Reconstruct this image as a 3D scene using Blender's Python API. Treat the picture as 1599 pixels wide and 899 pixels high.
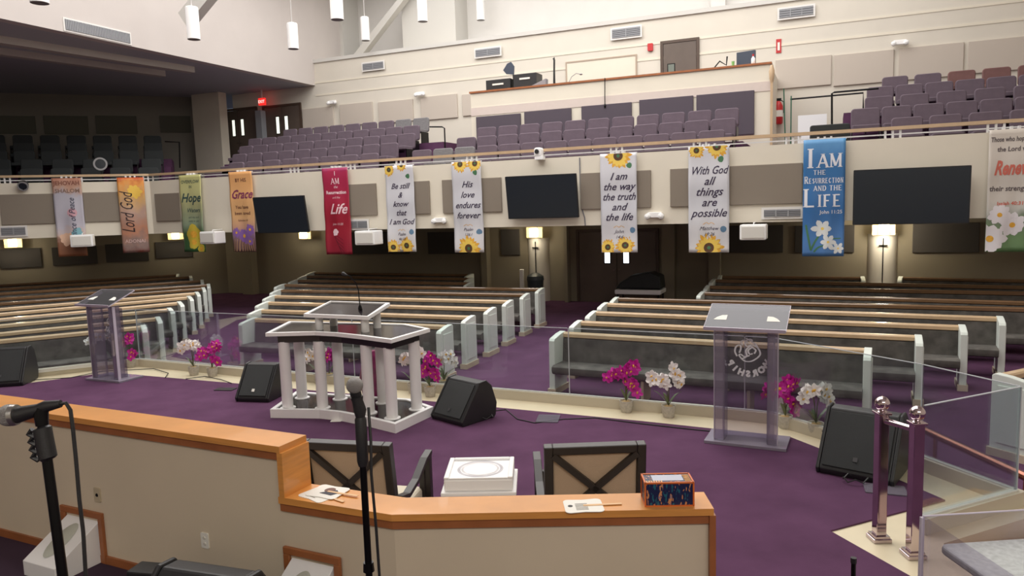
import bpy, bmesh, math, random
from mathutils import Vector, Matrix
R = math.radians
random.seed(7)
sc = bpy.context.scene
for o in list(bpy.data.objects): bpy.data.objects.remove(o)
COL = sc.collection
# ------------------------------------------------------------ camera
W, H, F = 1599., 899., 1150.
PITCH, ROLL = math.atan(128/1150.), R(1.78)
EYE = Vector((0, 0, 2.3))
cam = bpy.data.cameras.new('camera'); co = bpy.data.objects.new('camera', cam); COL.objects.link(co)
cam.sensor_width = 36; cam.lens = F/W*36; cam.clip_end = 200; cam.clip_start = .05
co.matrix_world = Matrix.Translation(EYE) @ Matrix.Rotation(R(90)-PITCH, 4, 'X') @ Matrix.Rotation(-ROLL, 4, 'Z')
sc.camera = co
MC = co.matrix_world.to_3x3()
def ray(x, y): return MC @ Vector(((x-W/2)/F, (H/2-y)/F, -1))
def Z(x, y, z=0.):                                   # the point of height z seen there
    d = ray(x, y); return EYE + d*((z-2.3)/d.z)
# building axes: main facade of the balcony
A0 = Vector((0, 17.75)); RM = R(-23.5)
u = Vector((math.cos(RM), math.sin(RM))); n = Vector((-math.sin(RM), math.cos(RM)))
RL = R(21.5)
v = Vector((math.cos(RL), math.sin(RL))); m = Vector((-math.sin(RL), math.cos(RL)))
S0 = -11.8
C0 = A0 + u*S0
def M(s, t, z=0.): p = A0+u*s+n*t; return Vector((p.x, p.y, z))
def ML(s, t, z=0.): p = C0+v*s+m*t; return Vector((p.x, p.y, z))
def SM(x, y, t):                                     # (s, z) on the main plane at offset t
    d = ray(x, y); k = ((A0+n*t).dot(n)-EYE.xy.dot(n))/d.xy.dot(n); p = EYE+d*k
    return (p.xy-A0).dot(u), p.z
def SL(x, y, t):
    d = ray(x, y); k = ((C0+m*t).dot(m))/d.xy.dot(m); p = EYE+d*k
    return (p.xy-C0).dot(v), p.z
# ------------------------------------------------------------ light
w = bpy.data.worlds.new('world'); sc.world = w; w.use_nodes = True
w.node_tree.nodes['Background'].inputs[0].default_value = (.75, .85, 1, 1)
w.node_tree.nodes['Background'].inputs[1].default_value = .3
def area(name, loc, sx, sy, e, rot=(0, 0, 0), col=(1, .97, .93)):
    l = bpy.data.lights.new(name, 'AREA'); l.shape = 'RECTANGLE'; l.size = sx; l.size_y = sy; l.energy = e; l.color = col
    o = bpy.data.objects.new(name, l); COL.objects.link(o); o.location = loc; o.rotation_euler = rot; return o
area('skylight_nave', M(-.5, -4, 10.8), 17, 15, 2650, (0, 0, RM))
area('skylight_balcony', M(1, 5, 10.8), 19, 5.5, 620, (R(8), 0, RM), (1, .98, .95))
area('fill_behind_camera', (1.5, -7, 8.2), 9, 2.5, 500, (R(62), 0, R(-8)), (1, .95, .88))  # unseen fill added behind the camera to brighten fascia and parapet
sc.view_settings.view_transform = 'Standard'; sc.view_settings.look = 'None'
sc.view_settings.exposure = 0.08; sc.view_settings.gamma = 1; sc.view_settings.use_curve_mapping = False
sc.cycles.max_bounces = 10; sc.cycles.transparent_max_bounces = 24; sc.cycles.diffuse_bounces = 5
sc.cycles.use_denoising = True; sc.cycles.caustics_reflective = False; sc.cycles.caustics_refractive = False
sc.cycles.sample_clamp_indirect = 6
# ------------------------------------------------------------ materials
def lin(c): return tuple(((x/255)/12.92 if x <= 10 else ((x/255+.055)/1.055)**2.4) for x in c)
MATS = {}
def mat(name, c, rough=.6, metal=0., var=0., scale=8., bump=0., bscale=60., emit=None, es=0., spec=.5, coat=0., stretch=None, c2=None, sheen=0.):
    if name in MATS: return MATS[name]
    ma = bpy.data.materials.new(name); ma.use_nodes = True; nt = ma.node_tree; b = nt.nodes['Principled BSDF']
    col = (*lin(c), 1)
    b.inputs['Base Color'].default_value = col; b.inputs['Roughness'].default_value = rough
    b.inputs['Metallic'].default_value = metal; b.inputs['Specular IOR Level'].default_value = spec
    b.inputs['Coat Weight'].default_value = coat
    if sheen: b.inputs['Sheen Weight'].default_value = sheen
    if emit: b.inputs['Emission Color'].default_value = (*lin(emit), 1); b.inputs['Emission Strength'].default_value = es
    tc = nt.nodes.new('ShaderNodeTexCoord')
    if var or c2:
        mp = nt.nodes.new('ShaderNodeMapping'); nt.links.new(tc.outputs['Object'], mp.inputs[0])
        if stretch: mp.inputs['Scale'].default_value = stretch
        no = nt.nodes.new('ShaderNodeTexNoise'); no.inputs['Scale'].default_value = scale; no.inputs['Detail'].default_value = 5
        nt.links.new(mp.outputs[0], no.inputs[0])
        rp = nt.nodes.new('ShaderNodeValToRGB'); rp.color_ramp.elements[0].position = .3; rp.color_ramp.elements[1].position = .7
        cc = lin(c2) if c2 else tuple(min(1, x*(1+var)) for x in col[:3])
        rp.color_ramp.elements[0].color = (*[x*(1-var) for x in col[:3]], 1) if not c2 else col
        rp.color_ramp.elements[1].color = (*cc, 1)
        nt.links.new(no.outputs[0], rp.inputs[0]); nt.links.new(rp.outputs[0], b.inputs['Base Color'])
    if bump:
        nb = nt.nodes.new('ShaderNodeTexNoise'); nb.inputs['Scale'].default_value = bscale; nb.inputs['Detail'].default_value = 3
        nt.links.new(tc.outputs['Object'], nb.inputs[0])
        bp = nt.nodes.new('ShaderNodeBump'); bp.inputs['Strength'].default_value = bump; bp.inputs['Distance'].default_value = .01
        nt.links.new(nb.outputs[0], bp.inputs['Height']); nt.links.new(bp.outputs[0], b.inputs['Normal'])
    MATS[name] = ma; return ma
def clear(name, tint, gloss=1.0, haze=0.05, hcol=(220, 215, 225), rough=.02):
    ma = bpy.data.materials.new(name); ma.use_nodes = True; nt = ma.node_tree; nt.nodes.clear()
    out = nt.nodes.new('ShaderNodeOutputMaterial'); tr = nt.nodes.new('ShaderNodeBsdfTransparent'); tr.inputs[0].default_value = (*lin(tint), 1)
    gl = nt.nodes.new('ShaderNodeBsdfGlossy'); gl.inputs['Roughness'].default_value = rough; gl.inputs[0].default_value = (.95, .95, 1, 1)
    df = nt.nodes.new('ShaderNodeBsdfDiffuse'); df.inputs[0].default_value = (*lin(hcol), 1)
    fr = nt.nodes.new('ShaderNodeFresnel'); fr.inputs[0].default_value = 1.45
    mu = nt.nodes.new('ShaderNodeMath'); mu.operation = 'MULTIPLY'; mu.inputs[1].default_value = gloss; nt.links.new(fr.outputs[0], mu.inputs[0])
    m1 = nt.nodes.new('ShaderNodeMixShader'); m1.inputs[0].default_value = haze
    nt.links.new(tr.outputs[0], m1.inputs[1]); nt.links.new(df.outputs[0], m1.inputs[2])
    m2 = nt.nodes.new('ShaderNodeMixShader'); nt.links.new(mu.outputs[0], m2.inputs[0]); nt.links.new(m1.outputs[0], m2.inputs[1]); nt.links.new(gl.outputs[0], m2.inputs[2])
    nt.links.new(m2.outputs[0], out.inputs[0]); MATS[name] = ma; return ma
def banner_mat(name, stops, noise=.25, nscale=3., c_noise=(120, 90, 90)):
    ma = bpy.data.materials.new(name); ma.use_nodes = True; nt = ma.node_tree; b = nt.nodes['Principled BSDF']
    b.inputs['Roughness'].default_value = .45
    tc = nt.nodes.new('ShaderNodeTexCoord'); sp = nt.nodes.new('ShaderNodeSeparateXYZ'); nt.links.new(tc.outputs['Object'], sp.inputs[0])
    no = nt.nodes.new('ShaderNodeTexNoise'); no.inputs['Scale'].default_value = nscale; no.inputs['Detail'].default_value = 6; nt.links.new(tc.outputs['Object'], no.inputs[0])
    a = nt.nodes.new('ShaderNodeMath'); a.operation = 'MULTIPLY_ADD'; a.inputs[1].default_value = -1/2.3; nt.links.new(sp.outputs[2], a.inputs[0])
    nn = nt.nodes.new('ShaderNodeMath'); nn.operation = 'MULTIPLY_ADD'; nn.inputs[1].default_value = noise; nn.inputs[2].default_value = -noise/2
    nt.links.new(no.outputs[0], nn.inputs[0]); nt.links.new(nn.outputs[0], a.inputs[2])
    rp = nt.nodes.new('ShaderNodeValToRGB'); nt.links.new(a.outputs[0], rp.inputs[0])
    el = rp.color_ramp.elements
    while len(el) > 1: el.remove(el[-1])
    el[0].position = stops[0][0]; el[0].color = (*lin(stops[0][1]), 1)
    for p, c in stops[1:]:
        e = el.new(p); e.color = (*lin(c), 1)
    nt.links.new(rp.outputs[0], b.inputs['Base Color']); return ma
wall = mat('cream_wall_paint', (226, 219, 203), .8, var=.02, scale=1.5)
wall2 = mat('cool_white_wall_paint', (226, 224, 221), .8, var=.02, scale=1.5)
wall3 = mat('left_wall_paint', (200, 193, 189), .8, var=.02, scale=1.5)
pinkw = mat('pale_mauve_band_paint', (212, 199, 191), .8, var=.02)
greyw = mat('grey_wall_paint', (205, 203, 198), .8)
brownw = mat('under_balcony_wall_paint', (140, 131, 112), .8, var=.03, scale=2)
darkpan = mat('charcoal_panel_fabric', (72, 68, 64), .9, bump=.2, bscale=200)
plumpan = mat('plum_panel_fabric', (86, 78, 88), .9, bump=.2, bscale=200)
taupe = mat('taupe_panel_fabric', (138, 128, 116), .9, bump=.2, bscale=200)
sand = mat('sand_panel_fabric', (196, 186, 175), .9, bump=.2, bscale=200)
carpet = mat('purple_carpet', (94, 63, 90), .95, var=.14, scale=2.5, bump=.5, bscale=350, spec=.1)
creamf = mat('cream_stone_border', (226, 214, 184), .35, var=.04, scale=3)
oak = mat('oak_cap_wood', (220, 152, 78), .35, var=.12, scale=3, stretch=(1, 1, 12), coat=.3)
oakd = mat('oak_trim_wood', (158, 96, 56), .45, var=.14, scale=6, coat=.1)
railw = mat('pale_oak_rail', (200, 172, 138), .4, var=.08, scale=5, coat=.2)
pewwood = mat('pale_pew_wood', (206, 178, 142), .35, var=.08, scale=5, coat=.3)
pewdark = mat('dimmed_glossy_brown_pew_wood', (122, 94, 68), .2, var=.1, scale=5, coat=.6)  # rails of the far pews; dimness under the balcony is put into the brown
pewwhite = mat('white_pew_end', (214, 222, 216), .4, var=.02)
pewplinth = mat('pew_end_plinth', (192, 176, 156), .6)
grey_up = mat('grey_pew_fabric', (86, 83, 79), .95, var=.34, scale=6, bump=.4, bscale=150)
seatp = mat('mauve_seat_fabric', (100, 87, 98), .9, var=.08, scale=8, bump=.3, bscale=180)
seatr = mat('russet_seat_fabric', (116, 84, 82), .9, var=.08, scale=8)
seatg = mat('grey_seat_fabric', (118, 116, 118), .9, var=.15, scale=25)
black = mat('black_plastic', (36, 36, 38), .45, bump=.1, bscale=300)
blackm = mat('black_metal', (20, 20, 22), .3, metal=.6)
grille = mat('black_speaker_grille', (38, 41, 42), .6, bump=.6, bscale=400)
white = mat('white_gloss_paint', (248, 248, 248), .3)
whitem = mat('white_metal', (232, 232, 232), .4)
screen = mat('dark_tv_glass', (34, 42, 50), .3)  # lifted off black: glass reflection and haze are put into the colour
chrome = mat('polished_chrome', (205, 190, 195), .08, metal=1)
copper = mat('copper_handrail', (150, 96, 80), .2, metal=.9)
granite = mat('glossy_black_top', (30, 25, 28), .12, spec=.35)
espresso = mat('espresso_wood', (40, 34, 32), .4, var=.1)
beigefab = mat('beige_chair_fabric', (178, 156, 132), .9, bump=.3, bscale=200)
creamfab = mat('cream_seat_fabric', (224, 216, 196), .9)
door_m = mat('brown_door_wood', (98, 86, 78), .5, var=.08, scale=3)
frame_m = mat('door_frame_brown', (82, 66, 56), .5)
litglass = mat('lit_door_glass', (220, 225, 215), .3, emit=(235, 240, 225), es=1.1)
litbright = mat('bright_door_glass', (240, 245, 250), .3, emit=(240, 246, 255), es=2.2)
shade = mat('sconce_shade', (250, 240, 200), .6, emit=(255, 236, 190), es=9)
exitm = mat('exit_sign_red', (200, 40, 40), .5, emit=(255, 50, 45), es=1.0)
red = mat('red_enamel', (190, 40, 44), .4)
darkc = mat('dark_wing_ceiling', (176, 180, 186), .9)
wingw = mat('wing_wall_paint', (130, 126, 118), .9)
ventm = mat('vent_grey', (128, 130, 136), .6)
potm = mat('pot_concrete', (186, 180, 170), .85, var=.15, scale=40)
magenta = mat('magenta_petal', (200, 36, 160), .5, var=.15, scale=30)
petalw = mat('white_petal', (250, 247, 247), .5)
petaly = mat('petal_throat_yellow', (230, 180, 70), .5)
leafm = mat('orchid_leaf', (96, 110, 80), .5, var=.2, scale=20)
stemm = mat('orchid_stem', (92, 96, 58), .6)
soil = mat('pot_moss', (190, 160, 110), .9, var=.2, scale=60)
glass = clear('railing_glass', (240, 245, 245), .45, .012)
glassedge = mat('glass_edge', (196, 204, 210), .2, spec=.8)
acryl = clear('clear_acrylic', (238, 236, 242), .12, .015, (190, 182, 205))
acrylc = clear('acrylic_column', (214, 208, 220), .8, .24, (206, 198, 216))  # purplish reflections are put into the tint and haze colour
acryl_top = clear('acrylic_top', (240, 240, 244), 1.0, .09, (225, 225, 230))
acredge = mat('acrylic_edge', (196, 188, 204), .2)
etch = mat('etched_white', (232, 232, 236), .6)
ink = mat('banner_ink', (58, 48, 74), .6)
speck = mat('speckled_grey_fabric', (186, 190, 190), .9, var=.14, scale=50)
paper = mat('white_card', (236, 234, 226), .7)
green = mat('green_enamel', (48, 104, 82), .5)
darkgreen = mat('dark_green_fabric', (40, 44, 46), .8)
# ------------------------------------------------------------ mesh building
class MB:
    def __init__(s): s.v = []; s.f = []; s.mi = []
    def add(s, vs, fs, mi=0):
        k = len(s.v); s.v += [tuple(p) for p in vs]; s.f += [tuple(i+k for i in f) for f in fs]; s.mi += [mi]*len(fs); return s
    def box(s, x0, x1, y0, y1, z0, z1, mtx=None, mi=0):
        vs = [Vector((x, y, z)) for z in (z0, z1) for x, y in ((x0, y0), (x1, y0), (x1, y1), (x0, y1))]
        if mtx: vs = [mtx @ p for p in vs]
        return s.add(vs, [(3, 2, 1, 0), (4, 5, 6, 7), (0, 1, 5, 4), (1, 2, 6, 5), (2, 3, 7, 6), (3, 0, 4, 7)], mi)
    def prism(s, poly, z0, z1, mi=0, mtx=None):
        poly = [(p[0], p[1]) for p in poly]
        ar = sum(poly[i][0]*poly[(i+1) % len(poly)][1]-poly[(i+1) % len(poly)][0]*poly[i][1] for i in range(len(poly)))
        if ar < 0: poly = poly[::-1]
        k = len(poly); vs = [Vector((*p, z0)) for p in poly]+[Vector((*p, z1)) for p in poly]
        if mtx: vs = [mtx @ p for p in vs]
        return s.add(vs, [tuple(range(k))[::-1], tuple(range(k, 2*k))]+[(i, (i+1) % k, k+(i+1) % k, k+i) for i in range(k)], mi)
    def rbox(s, x0, x1, y0, y1, z0, z1, r=.04, seg=4, axis='y', mtx=None, mi=0):   # box with rounded corners in the plane across axis
        a0, a1, b0, b1, c0, c1 = {'y': (x0, x1, z0, z1, y0, y1), 'z': (x0, x1, y0, y1, z0, z1), 'x': (y0, y1, z0, z1, x0, x1)}[axis]
        poly = []
        for cx, cy, st in ((a1-r, b1-r, 0), (a0+r, b1-r, 90), (a0+r, b0+r, 180), (a1-r, b0+r, 270)):
            for i in range(seg+1):
                t = R(st+90*i/seg); poly.append((cx+r*math.cos(t), cy+r*math.sin(t)))
        k = len(poly)
        def q(p, c): return Vector({'y': (p[0], c, p[1]), 'z': (p[0], p[1], c), 'x': (c, p[0], p[1])}[axis])
        vs = [q(p, c0) for p in poly]+[q(p, c1) for p in poly]
        if mtx: vs = [mtx @ p for p in vs]
        fs = [tuple(range(k))[::-1], tuple(range(k, 2*k))]+[(i, (i+1) % k, k+(i+1) % k, k+i) for i in range(k)]
        if axis == 'y': fs = [f[::-1] for f in fs]
        return s.add(vs, fs, mi)
    def tube(s, pts, r, seg=8, mi=0, cap=True):
        pts = [Vector(p) for p in pts]; rs = r if isinstance(r, (list, tuple)) else [r]*len(pts); k0 = len(s.v); vs = []; fs = []
        up = None
        for i, p in enumerate(pts):
            d = (pts[min(i+1, len(pts)-1)]-pts[max(i-1, 0)]).normalized()
            if up is None: up = Vector((0, 0, 1)) if abs(d.z) < .9 else Vector((1, 0, 0))
            a = d.cross(up).normalized(); b = a.cross(d).normalized(); up = b
            for j in range(seg):
                t = 2*math.pi*j/seg; vs.append(p+(a*math.cos(t)+b*math.sin(t))*rs[i])
        for i in range(len(pts)-1):
            for j in range(seg): fs.append((i*seg+j, i*seg+(j+1) % seg, (i+1)*seg+(j+1) % seg, (i+1)*seg+j))
        if cap: fs += [tuple(range(seg))[::-1], tuple(range((len(pts)-1)*seg, len(pts)*seg))]
        return s.add(vs, fs, mi)
    def lathe(s, prof, c=(0, 0, 0), seg=20, mi=0, mtx=None, ang=2*math.pi):
        vs = []; fs = []; k = len(prof)
        for r_, z in prof:
            for j in range(seg): t = ang*j/seg; vs.append(Vector((c[0]+r_*math.cos(t), c[1]+r_*math.sin(t), c[2]+z)))
        for i in range(k-1):
            for j in range(seg): fs.append((i*seg+j, i*seg+(j+1) % seg, (i+1)*seg+(j+1) % seg, (i+1)*seg+j))
        if prof[0] != prof[-1]: fs += [tuple(range(seg))[::-1], tuple(range((k-1)*seg, k*seg))]
        if mtx: vs = [mtx @ p for p in vs]
        return s.add(vs, fs, mi)
    def quad(s, *p, mi=0): return s.add(p, [tuple(range(len(p)))], mi)
    def build(s, name, mats, parent=None, smooth=False, bevel=0., loc=None, rot=None):
        me = bpy.data.meshes.new(name); me.from_pydata(s.v, [], s.f)
        for ma in (mats if isinstance(mats, (list, tuple)) else [mats]): me.materials.append(ma)
        me.polygons.foreach_set('material_index', s.mi); me.validate(); me.update()
        o = bpy.data.objects.new(name, me); COL.objects.link(o)
        if smooth:
            me.polygons.foreach_set('use_smooth', [True]*len(me.polygons)); me.set_sharp_from_angle(angle=R(40))
        if bevel:
            b = o.modifiers.new('bevel', 'BEVEL'); b.width = bevel; b.segments = 2; b.limit_method = 'ANGLE'; b.angle_limit = R(40)
        if parent: o.parent = parent
        if loc is not None: o.location = loc
        if rot is not None: o.rotation_euler = (0, 0, rot) if not isinstance(rot, tuple) else rot
        return o
def tag(o, label, cat, group=None, kind=None):
    o['label'] = label; o['category'] = cat
    if group: o['group'] = group
    if kind: o['kind'] = kind
    return o
def thing(name, label, cat, loc, rz=0., group=None):
    o = bpy.data.objects.new(name, None); COL.objects.link(o); o.empty_display_size = .1
    o.location = loc; o.rotation_euler = (0, 0, rz) if not isinstance(rz, tuple) else rz
    return tag(o, label, cat, group)
def struct(o): o['kind'] = 'structure'; return o
def copytree(o, parent=None):
    c = o.copy(); COL.objects.link(c); c.parent = parent
    for ch in list(o.children): copytree(ch, c)
    return c
def text_geo(s, size, shear=0., bold=0., align='CENTER', space=1.):
    cu = bpy.data.curves.new('t', 'FONT'); cu.body = s; cu.size = size; cu.shear = shear; cu.align_x = align; cu.offset = bold; cu.resolution_u = 2; cu.space_character = space
    o = bpy.data.objects.new('t', cu); COL.objects.link(o); dg = bpy.context.evaluated_depsgraph_get(); dg.update()
    me = bpy.data.meshes.new_from_object(o.evaluated_get(dg)); vs = [q.co.copy() for q in me.vertices]; fs = [tuple(p.vertices) for p in me.polygons]
    bpy.data.objects.remove(o); bpy.data.curves.remove(cu); bpy.data.meshes.remove(me)
    return vs, fs
# serif capitals: thick / thin strokes on a unit cell
SER = {'I': [((.5, 0), (.5, 1), 1)], 'A': [((.08, 0), (.5, 1), 0), ((.92, 0), (.5, 1), 1), ((.25, .33), (.75, .33), 0)],
 'M': [((.1, 0), (.1, 1), 0), ((.9, 0), (.9, 1), 1), ((.1, 1), (.5, .1), 1), ((.9, 1), (.5, .1), 0)], 'T': [((.5, 0), (.5, 1), 1), ((.08, .97), (.92, .97), 0)],
 'H': [((.15, 0), (.15, 1), 1), ((.85, 0), (.85, 1), 1), ((.15, .5), (.85, .5), 0)], 'E': [((.2, 0), (.2, 1), 1), ((.2, .97), (.85, .97), 0), ((.2, .5), (.7, .5), 0), ((.2, .03), (.9, .03), 0)],
 'L': [((.2, 0), (.2, 1), 1), ((.2, .03), (.9, .03), 0)], 'F': [((.2, 0), (.2, 1), 1), ((.2, .97), (.85, .97), 0), ((.2, .5), (.7, .5), 0)],
 'N': [((.15, 0), (.15, 1), 0), ((.85, 0), (.85, 1), 0), ((.15, 1), (.85, 0), 1)], 'D': [((.18, 0), (.18, 1), 1), ((.18, .97), (.6, .97), 0), ((.6, .97), (.88, .65), 1), ((.88, .65), (.88, .35), 1), ((.88, .35), (.6, .03), 1), ((.6, .03), (.18, .03), 0)],
 'R': [((.18, 0), (.18, 1), 1), ((.18, .97), (.65, .97), 0), ((.65, .97), (.8, .75), 1), ((.8, .75), (.65, .5), 1), ((.65, .5), (.18, .5), 0), ((.5, .5), (.9, 0), 1)],
 'S': [((.82, .8), (.5, .98), 0), ((.5, .98), (.2, .75), 1), ((.2, .75), (.8, .28), 1), ((.8, .28), (.5, .02), 1), ((.5, .02), (.15, .2), 0)],
 'U': [((.15, 1), (.15, .3), 1), ((.15, .3), (.5, .02), 0), ((.5, .02), (.85, .3), 0), ((.85, .3), (.85, 1), 0)], 'C': [((.85, .8), (.5, .98), 0), ((.5, .98), (.15, .6), 1), ((.15, .6), (.15, .4), 1), ((.15, .4), (.5, .02), 1), ((.5, .02), (.88, .22), 0)],
 'O': [((.5, .98), (.12, .6), 1), ((.12, .6), (.12, .4), 1), ((.12, .4), (.5, .02), 1), ((.5, .02), (.88, .4), 1), ((.88, .4), (.88, .6), 1), ((.88, .6), (.5, .98), 1)]}
def serif_geo(s, size, first=None, width=.8):
    vs = []; fs = []; x = 0.; th = .085
    def seg(a, b, w2):
        d = Vector((b[0]-a[0], b[1]-a[1])); d.normalize(); q = Vector((-d.y, d.x))*w2; k = len(vs)
        for p in ((a[0]+q.x, a[1]+q.y), (a[0]-q.x, a[1]-q.y), (b[0]-q.x, b[1]-q.y), (b[0]+q.x, b[1]+q.y)): vs.append(Vector((p[0], p[1], 0)))
        fs.append((k, k+1, k+2, k+3))
    for i, ch in enumerate(s):
        h = (first or size) if i == 0 else size; cw = h*width*(.5 if ch == 'I' else 1)
        if ch == ' ': x += size*.45; continue
        for a, b, thick in SER[ch]:
            seg((x+a[0]*cw, a[1]*h), (x+b[0]*cw, b[1]*h), h*(th if thick else .05))
            for p in (a, b):
                if p[1] in (0, 1): seg((x+p[0]*cw-h*.15, h*(.02 if p[1] == 0 else .98)), (x+p[0]*cw+h*.15, h*(.02 if p[1] == 0 else .98)), h*.025)
        x += cw+h*.12
    for p in vs: p.x -= x/2
    return vs, fs

# ------------------------------------------------------------ setting
NF = -.64
def strip_poly(t0, t1, ls=-14., rs=15.):
    b = (n+m)/(1+n.dot(m)); c0 = C0+b*t0; c1 = C0+b*t1
    return [ML(ls, t0).xy, c0, M(rs, t0).xy, M(rs, t1).xy, c1, ML(ls, t1).xy]
def strip(name, t0, t1, z0, z1, ma, ls=-14., rs=15.):
    p = strip_poly(t0, t1, ls, rs); b = MB()
    b.prism([p[0], p[1], p[4], p[5]], z0, z1); b.prism([p[1], p[2], p[3], p[4]], z0, z1)
    return struct(b.build(name, ma))
def mbox(name, s0, s1, t0, t1, z0, z1, ma, st=True, bevel=0.):
    o = MB().box(s0, s1, t0, t1, z0, z1).build(name, ma, loc=M(0, 0, 0), rot=RM, bevel=bevel)
    return struct(o) if st else o
def rect_on(px0, py0, px1, py1, t, fn=None):
    fn = fn or SM; ym, xm = (py0+py1)/2, (px0+px1)/2
    return fn(px0, ym, t)[0], fn(px1, ym, t)[0], fn(xm, py1, t)[1], fn(xm, py0, t)[1]
fl = MB().box(-34, 26, -8, 44, NF-.1, NF).build('floor', carpet); struct(fl)
# balcony shell
strip('balcony_fascia', 0, .16, 1.8, 3.38, wall)
strip('balcony_soffit', .17, 4.9, 1.8, 1.95, wall)
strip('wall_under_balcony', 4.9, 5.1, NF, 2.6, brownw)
strip('balcony_floor', .17, 7.4, 1.96, 2.98, carpet)
def steps(sa, sb, kk, left=False):
    for k in range(1, kk):
        g = MB().box(sa, sb, .17+.9*k, 5.2, 2.98+.33*(k-1)+.001, 2.98+.33*k)
        struct(g.build('balcony_step', carpet, loc=ML(0, 0) if left else M(0, 0), rot=RL if left else RM))
steps(SM(1318, 180, 3)[0], 15, 5); steps(SM(742, 200, 2)[0], SM(1160, 180, 2)[0], 3); steps(SM(708, 220, 2)[0], SM(742, 200, 2)[0]-.001, 2); steps(SM(352, 220, 3)[0], SM(672, 210, 3)[0], 5); steps(-14, SL(262, 230, 2)[0], 5, True)
# back wall with ledge
mbox('wall_back', -14.5, 15.5, 6.5, 8.3, 2.6, 7.8, mat('back_wall_paint', (216, 210, 198), .8, var=.02, scale=1.5))
mbox('trim_1', -10.5, 15.5, 6.44, 6.5, 7.74, 7.86, greyw)
mbox('trim_2', -10.5, 15.5, 6.485, 6.5, 6.55, 6.62, wall)
mbox('trim_3', -10.5, 15.5, 6.485, 6.5, 7.0, 7.06, wall)
for nm, x0, x1, t0, ma in (('wall_clerestory', -11, 16, 9.3, wall2),):
    mbox(nm, x0, x1, t0, t0+.3, 7.5, 11.2, ma)
a, b_ = SM(629, 60, 8.3)[0], SM(712, 60, 8.3)[0]
mbox('wall_pier', a, b_, 8.3, 9.3, 7.8, 11.2, greyw)
a, b_ = SM(1105, 20, 8.3)[0], SM(1128, 20, 8.3)[0]
mbox('wall_pilaster', a, b_, 9.0, 9.3, 7.8, 11.2, wall2)
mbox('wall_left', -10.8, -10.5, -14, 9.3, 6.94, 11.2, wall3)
mbox('trim_4', -10.5, -10.36, 8.2, 9.3, 7.8, 11.2, greyw)
mbox('ceiling', -11, 16, -14, 9.6, 11.2, 11.4, wall2)
mbox('ceiling_wing', -30, -10.8, -14, 9.3, 6.94, 7.1, darkc)
mbox('wall_wing_side', -30.2, -30, -14, 9.3, NF, 7.0, wingw)
mbox('wall_right', 15.5, 15.8, -14, 9.3, NF, 11.2, wall)
mbox('wall_rear', -30, 16, -24.3, -24, NF, 11.2, wall)
mbox('wall_right_rear', 15.5, 15.8, -24, -14, NF, 11.2, wall)
mbox('wall_left_rear', -30.2, -30, -24, -14, NF, 11.2, wall)
mbox('ceiling_rear', -30, 16, -24, -14, 11.2, 11.4, wall2)
mbox('wall_left_gap', -10.8, -10.5, -24, -14, 6.94, 11.2, wall2)
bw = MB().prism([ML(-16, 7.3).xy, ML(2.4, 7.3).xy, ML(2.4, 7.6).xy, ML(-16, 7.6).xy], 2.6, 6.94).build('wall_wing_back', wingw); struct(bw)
# wing pillar
s0, s1, z0, z1 = rect_on(303, 160, 345, 255, 5.6)
mbox('wall_wing_pillar', s0, s1, 5.6, 6.0, 3.0, 6.94, wall)
# light coves under wing ceiling
for i, (pa, pb) in enumerate((((0, 66), (300, 112)), ((0, 84), (255, 118)))):
    A, B = Z(*pa, 6.8), Z(*pb, 6.8); d = (B-A).xy.normalized(); q = Vector((-d.y, d.x))*.14
    e = MB().prism([A.xy-d*6+q, A.xy-d*6-q, B.xy-q, B.xy+q], 6.76, 6.94).build('ceiling_cove_%d' % (i+1), mat('cove_metal', (190, 184, 178), .5)); struct(e)
# stage
curb = [Z(*p, 0).xy for p in ((46, 589), (152, 576.5), (216, 571), (381, 587), (800, 622.7), (1108, 650))]
curb += [Vector((2.62, 7.36)), Vector((3.36, 6.0)), Vector((3.62, 5.25)), Vector((2.72, 4.86))]
d0 = (curb[0]-curb[1]).normalized(); curb = [curb[0]+d0*3]+curb
cpt = [Z(*p, 0).xy for p in ((47, 597.5), (147, 584), (220.6, 585.7), (378, 599), (800, 638), (1002, 657), (1233, 681.5), (1283, 701), (1409, 751), (1476, 780), (1296, 828), (1422, 899))]
d1 = (cpt[0]-cpt[1]).normalized(); cpt = [cpt[0]+d1*3.2]+cpt
def offs(pl, d):
    out = []
    for i, p in enumerate(pl):
        a = (p-pl[i-1]).normalized() if i else (pl[1]-p).normalized(); c = (pl[i+1]-p).normalized() if i < len(pl)-1 else a
        na = Vector((-a.y, a.x)); nc = Vector((-c.y, c.x)); bb = (na+nc)/(1+na.dot(nc)); out.append(p+bb*d)
    return out
outer = offs(curb, .22)
tail = [Vector((2.75, 4.2)), Vector((2.9, 2.2)), Vector((2.9, -3)), Vector((-9, -3)), Vector((-11, 4))]
sb = MB().prism(outer+tail, NF, -.012).build('stage_platform', creamf); struct(sb)
sf = MB().prism(cpt+[Vector((2.6, 3.4)), Vector((2.6, -2.9)), Vector((-8.9, -2.9)), Vector((-10.6, 4.4))], -.012, 0).build('stage_floor', carpet); struct(sf)
cb = MB(); oo = offs(curb, .09)
for i in range(len(curb)-1): cb.prism([curb[i], curb[i+1], oo[i+1], oo[i]], -.012, .1)
struct(cb.build('stage_curb', mat('curb_stone', (198, 190, 172), .5)))
cfp = [Vector(p) for p in ((-7.5, -2.8), (.97, -2.8), (.97, 3.52), (-.6, 3.6), (-3.8, 4.98), (-7.5, 6.6))]
struct(MB().prism(cfp, 0, .17).build('choir_floor', mat('choir_carpet', (58, 38, 58), .95, var=.12, scale=3)))
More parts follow.
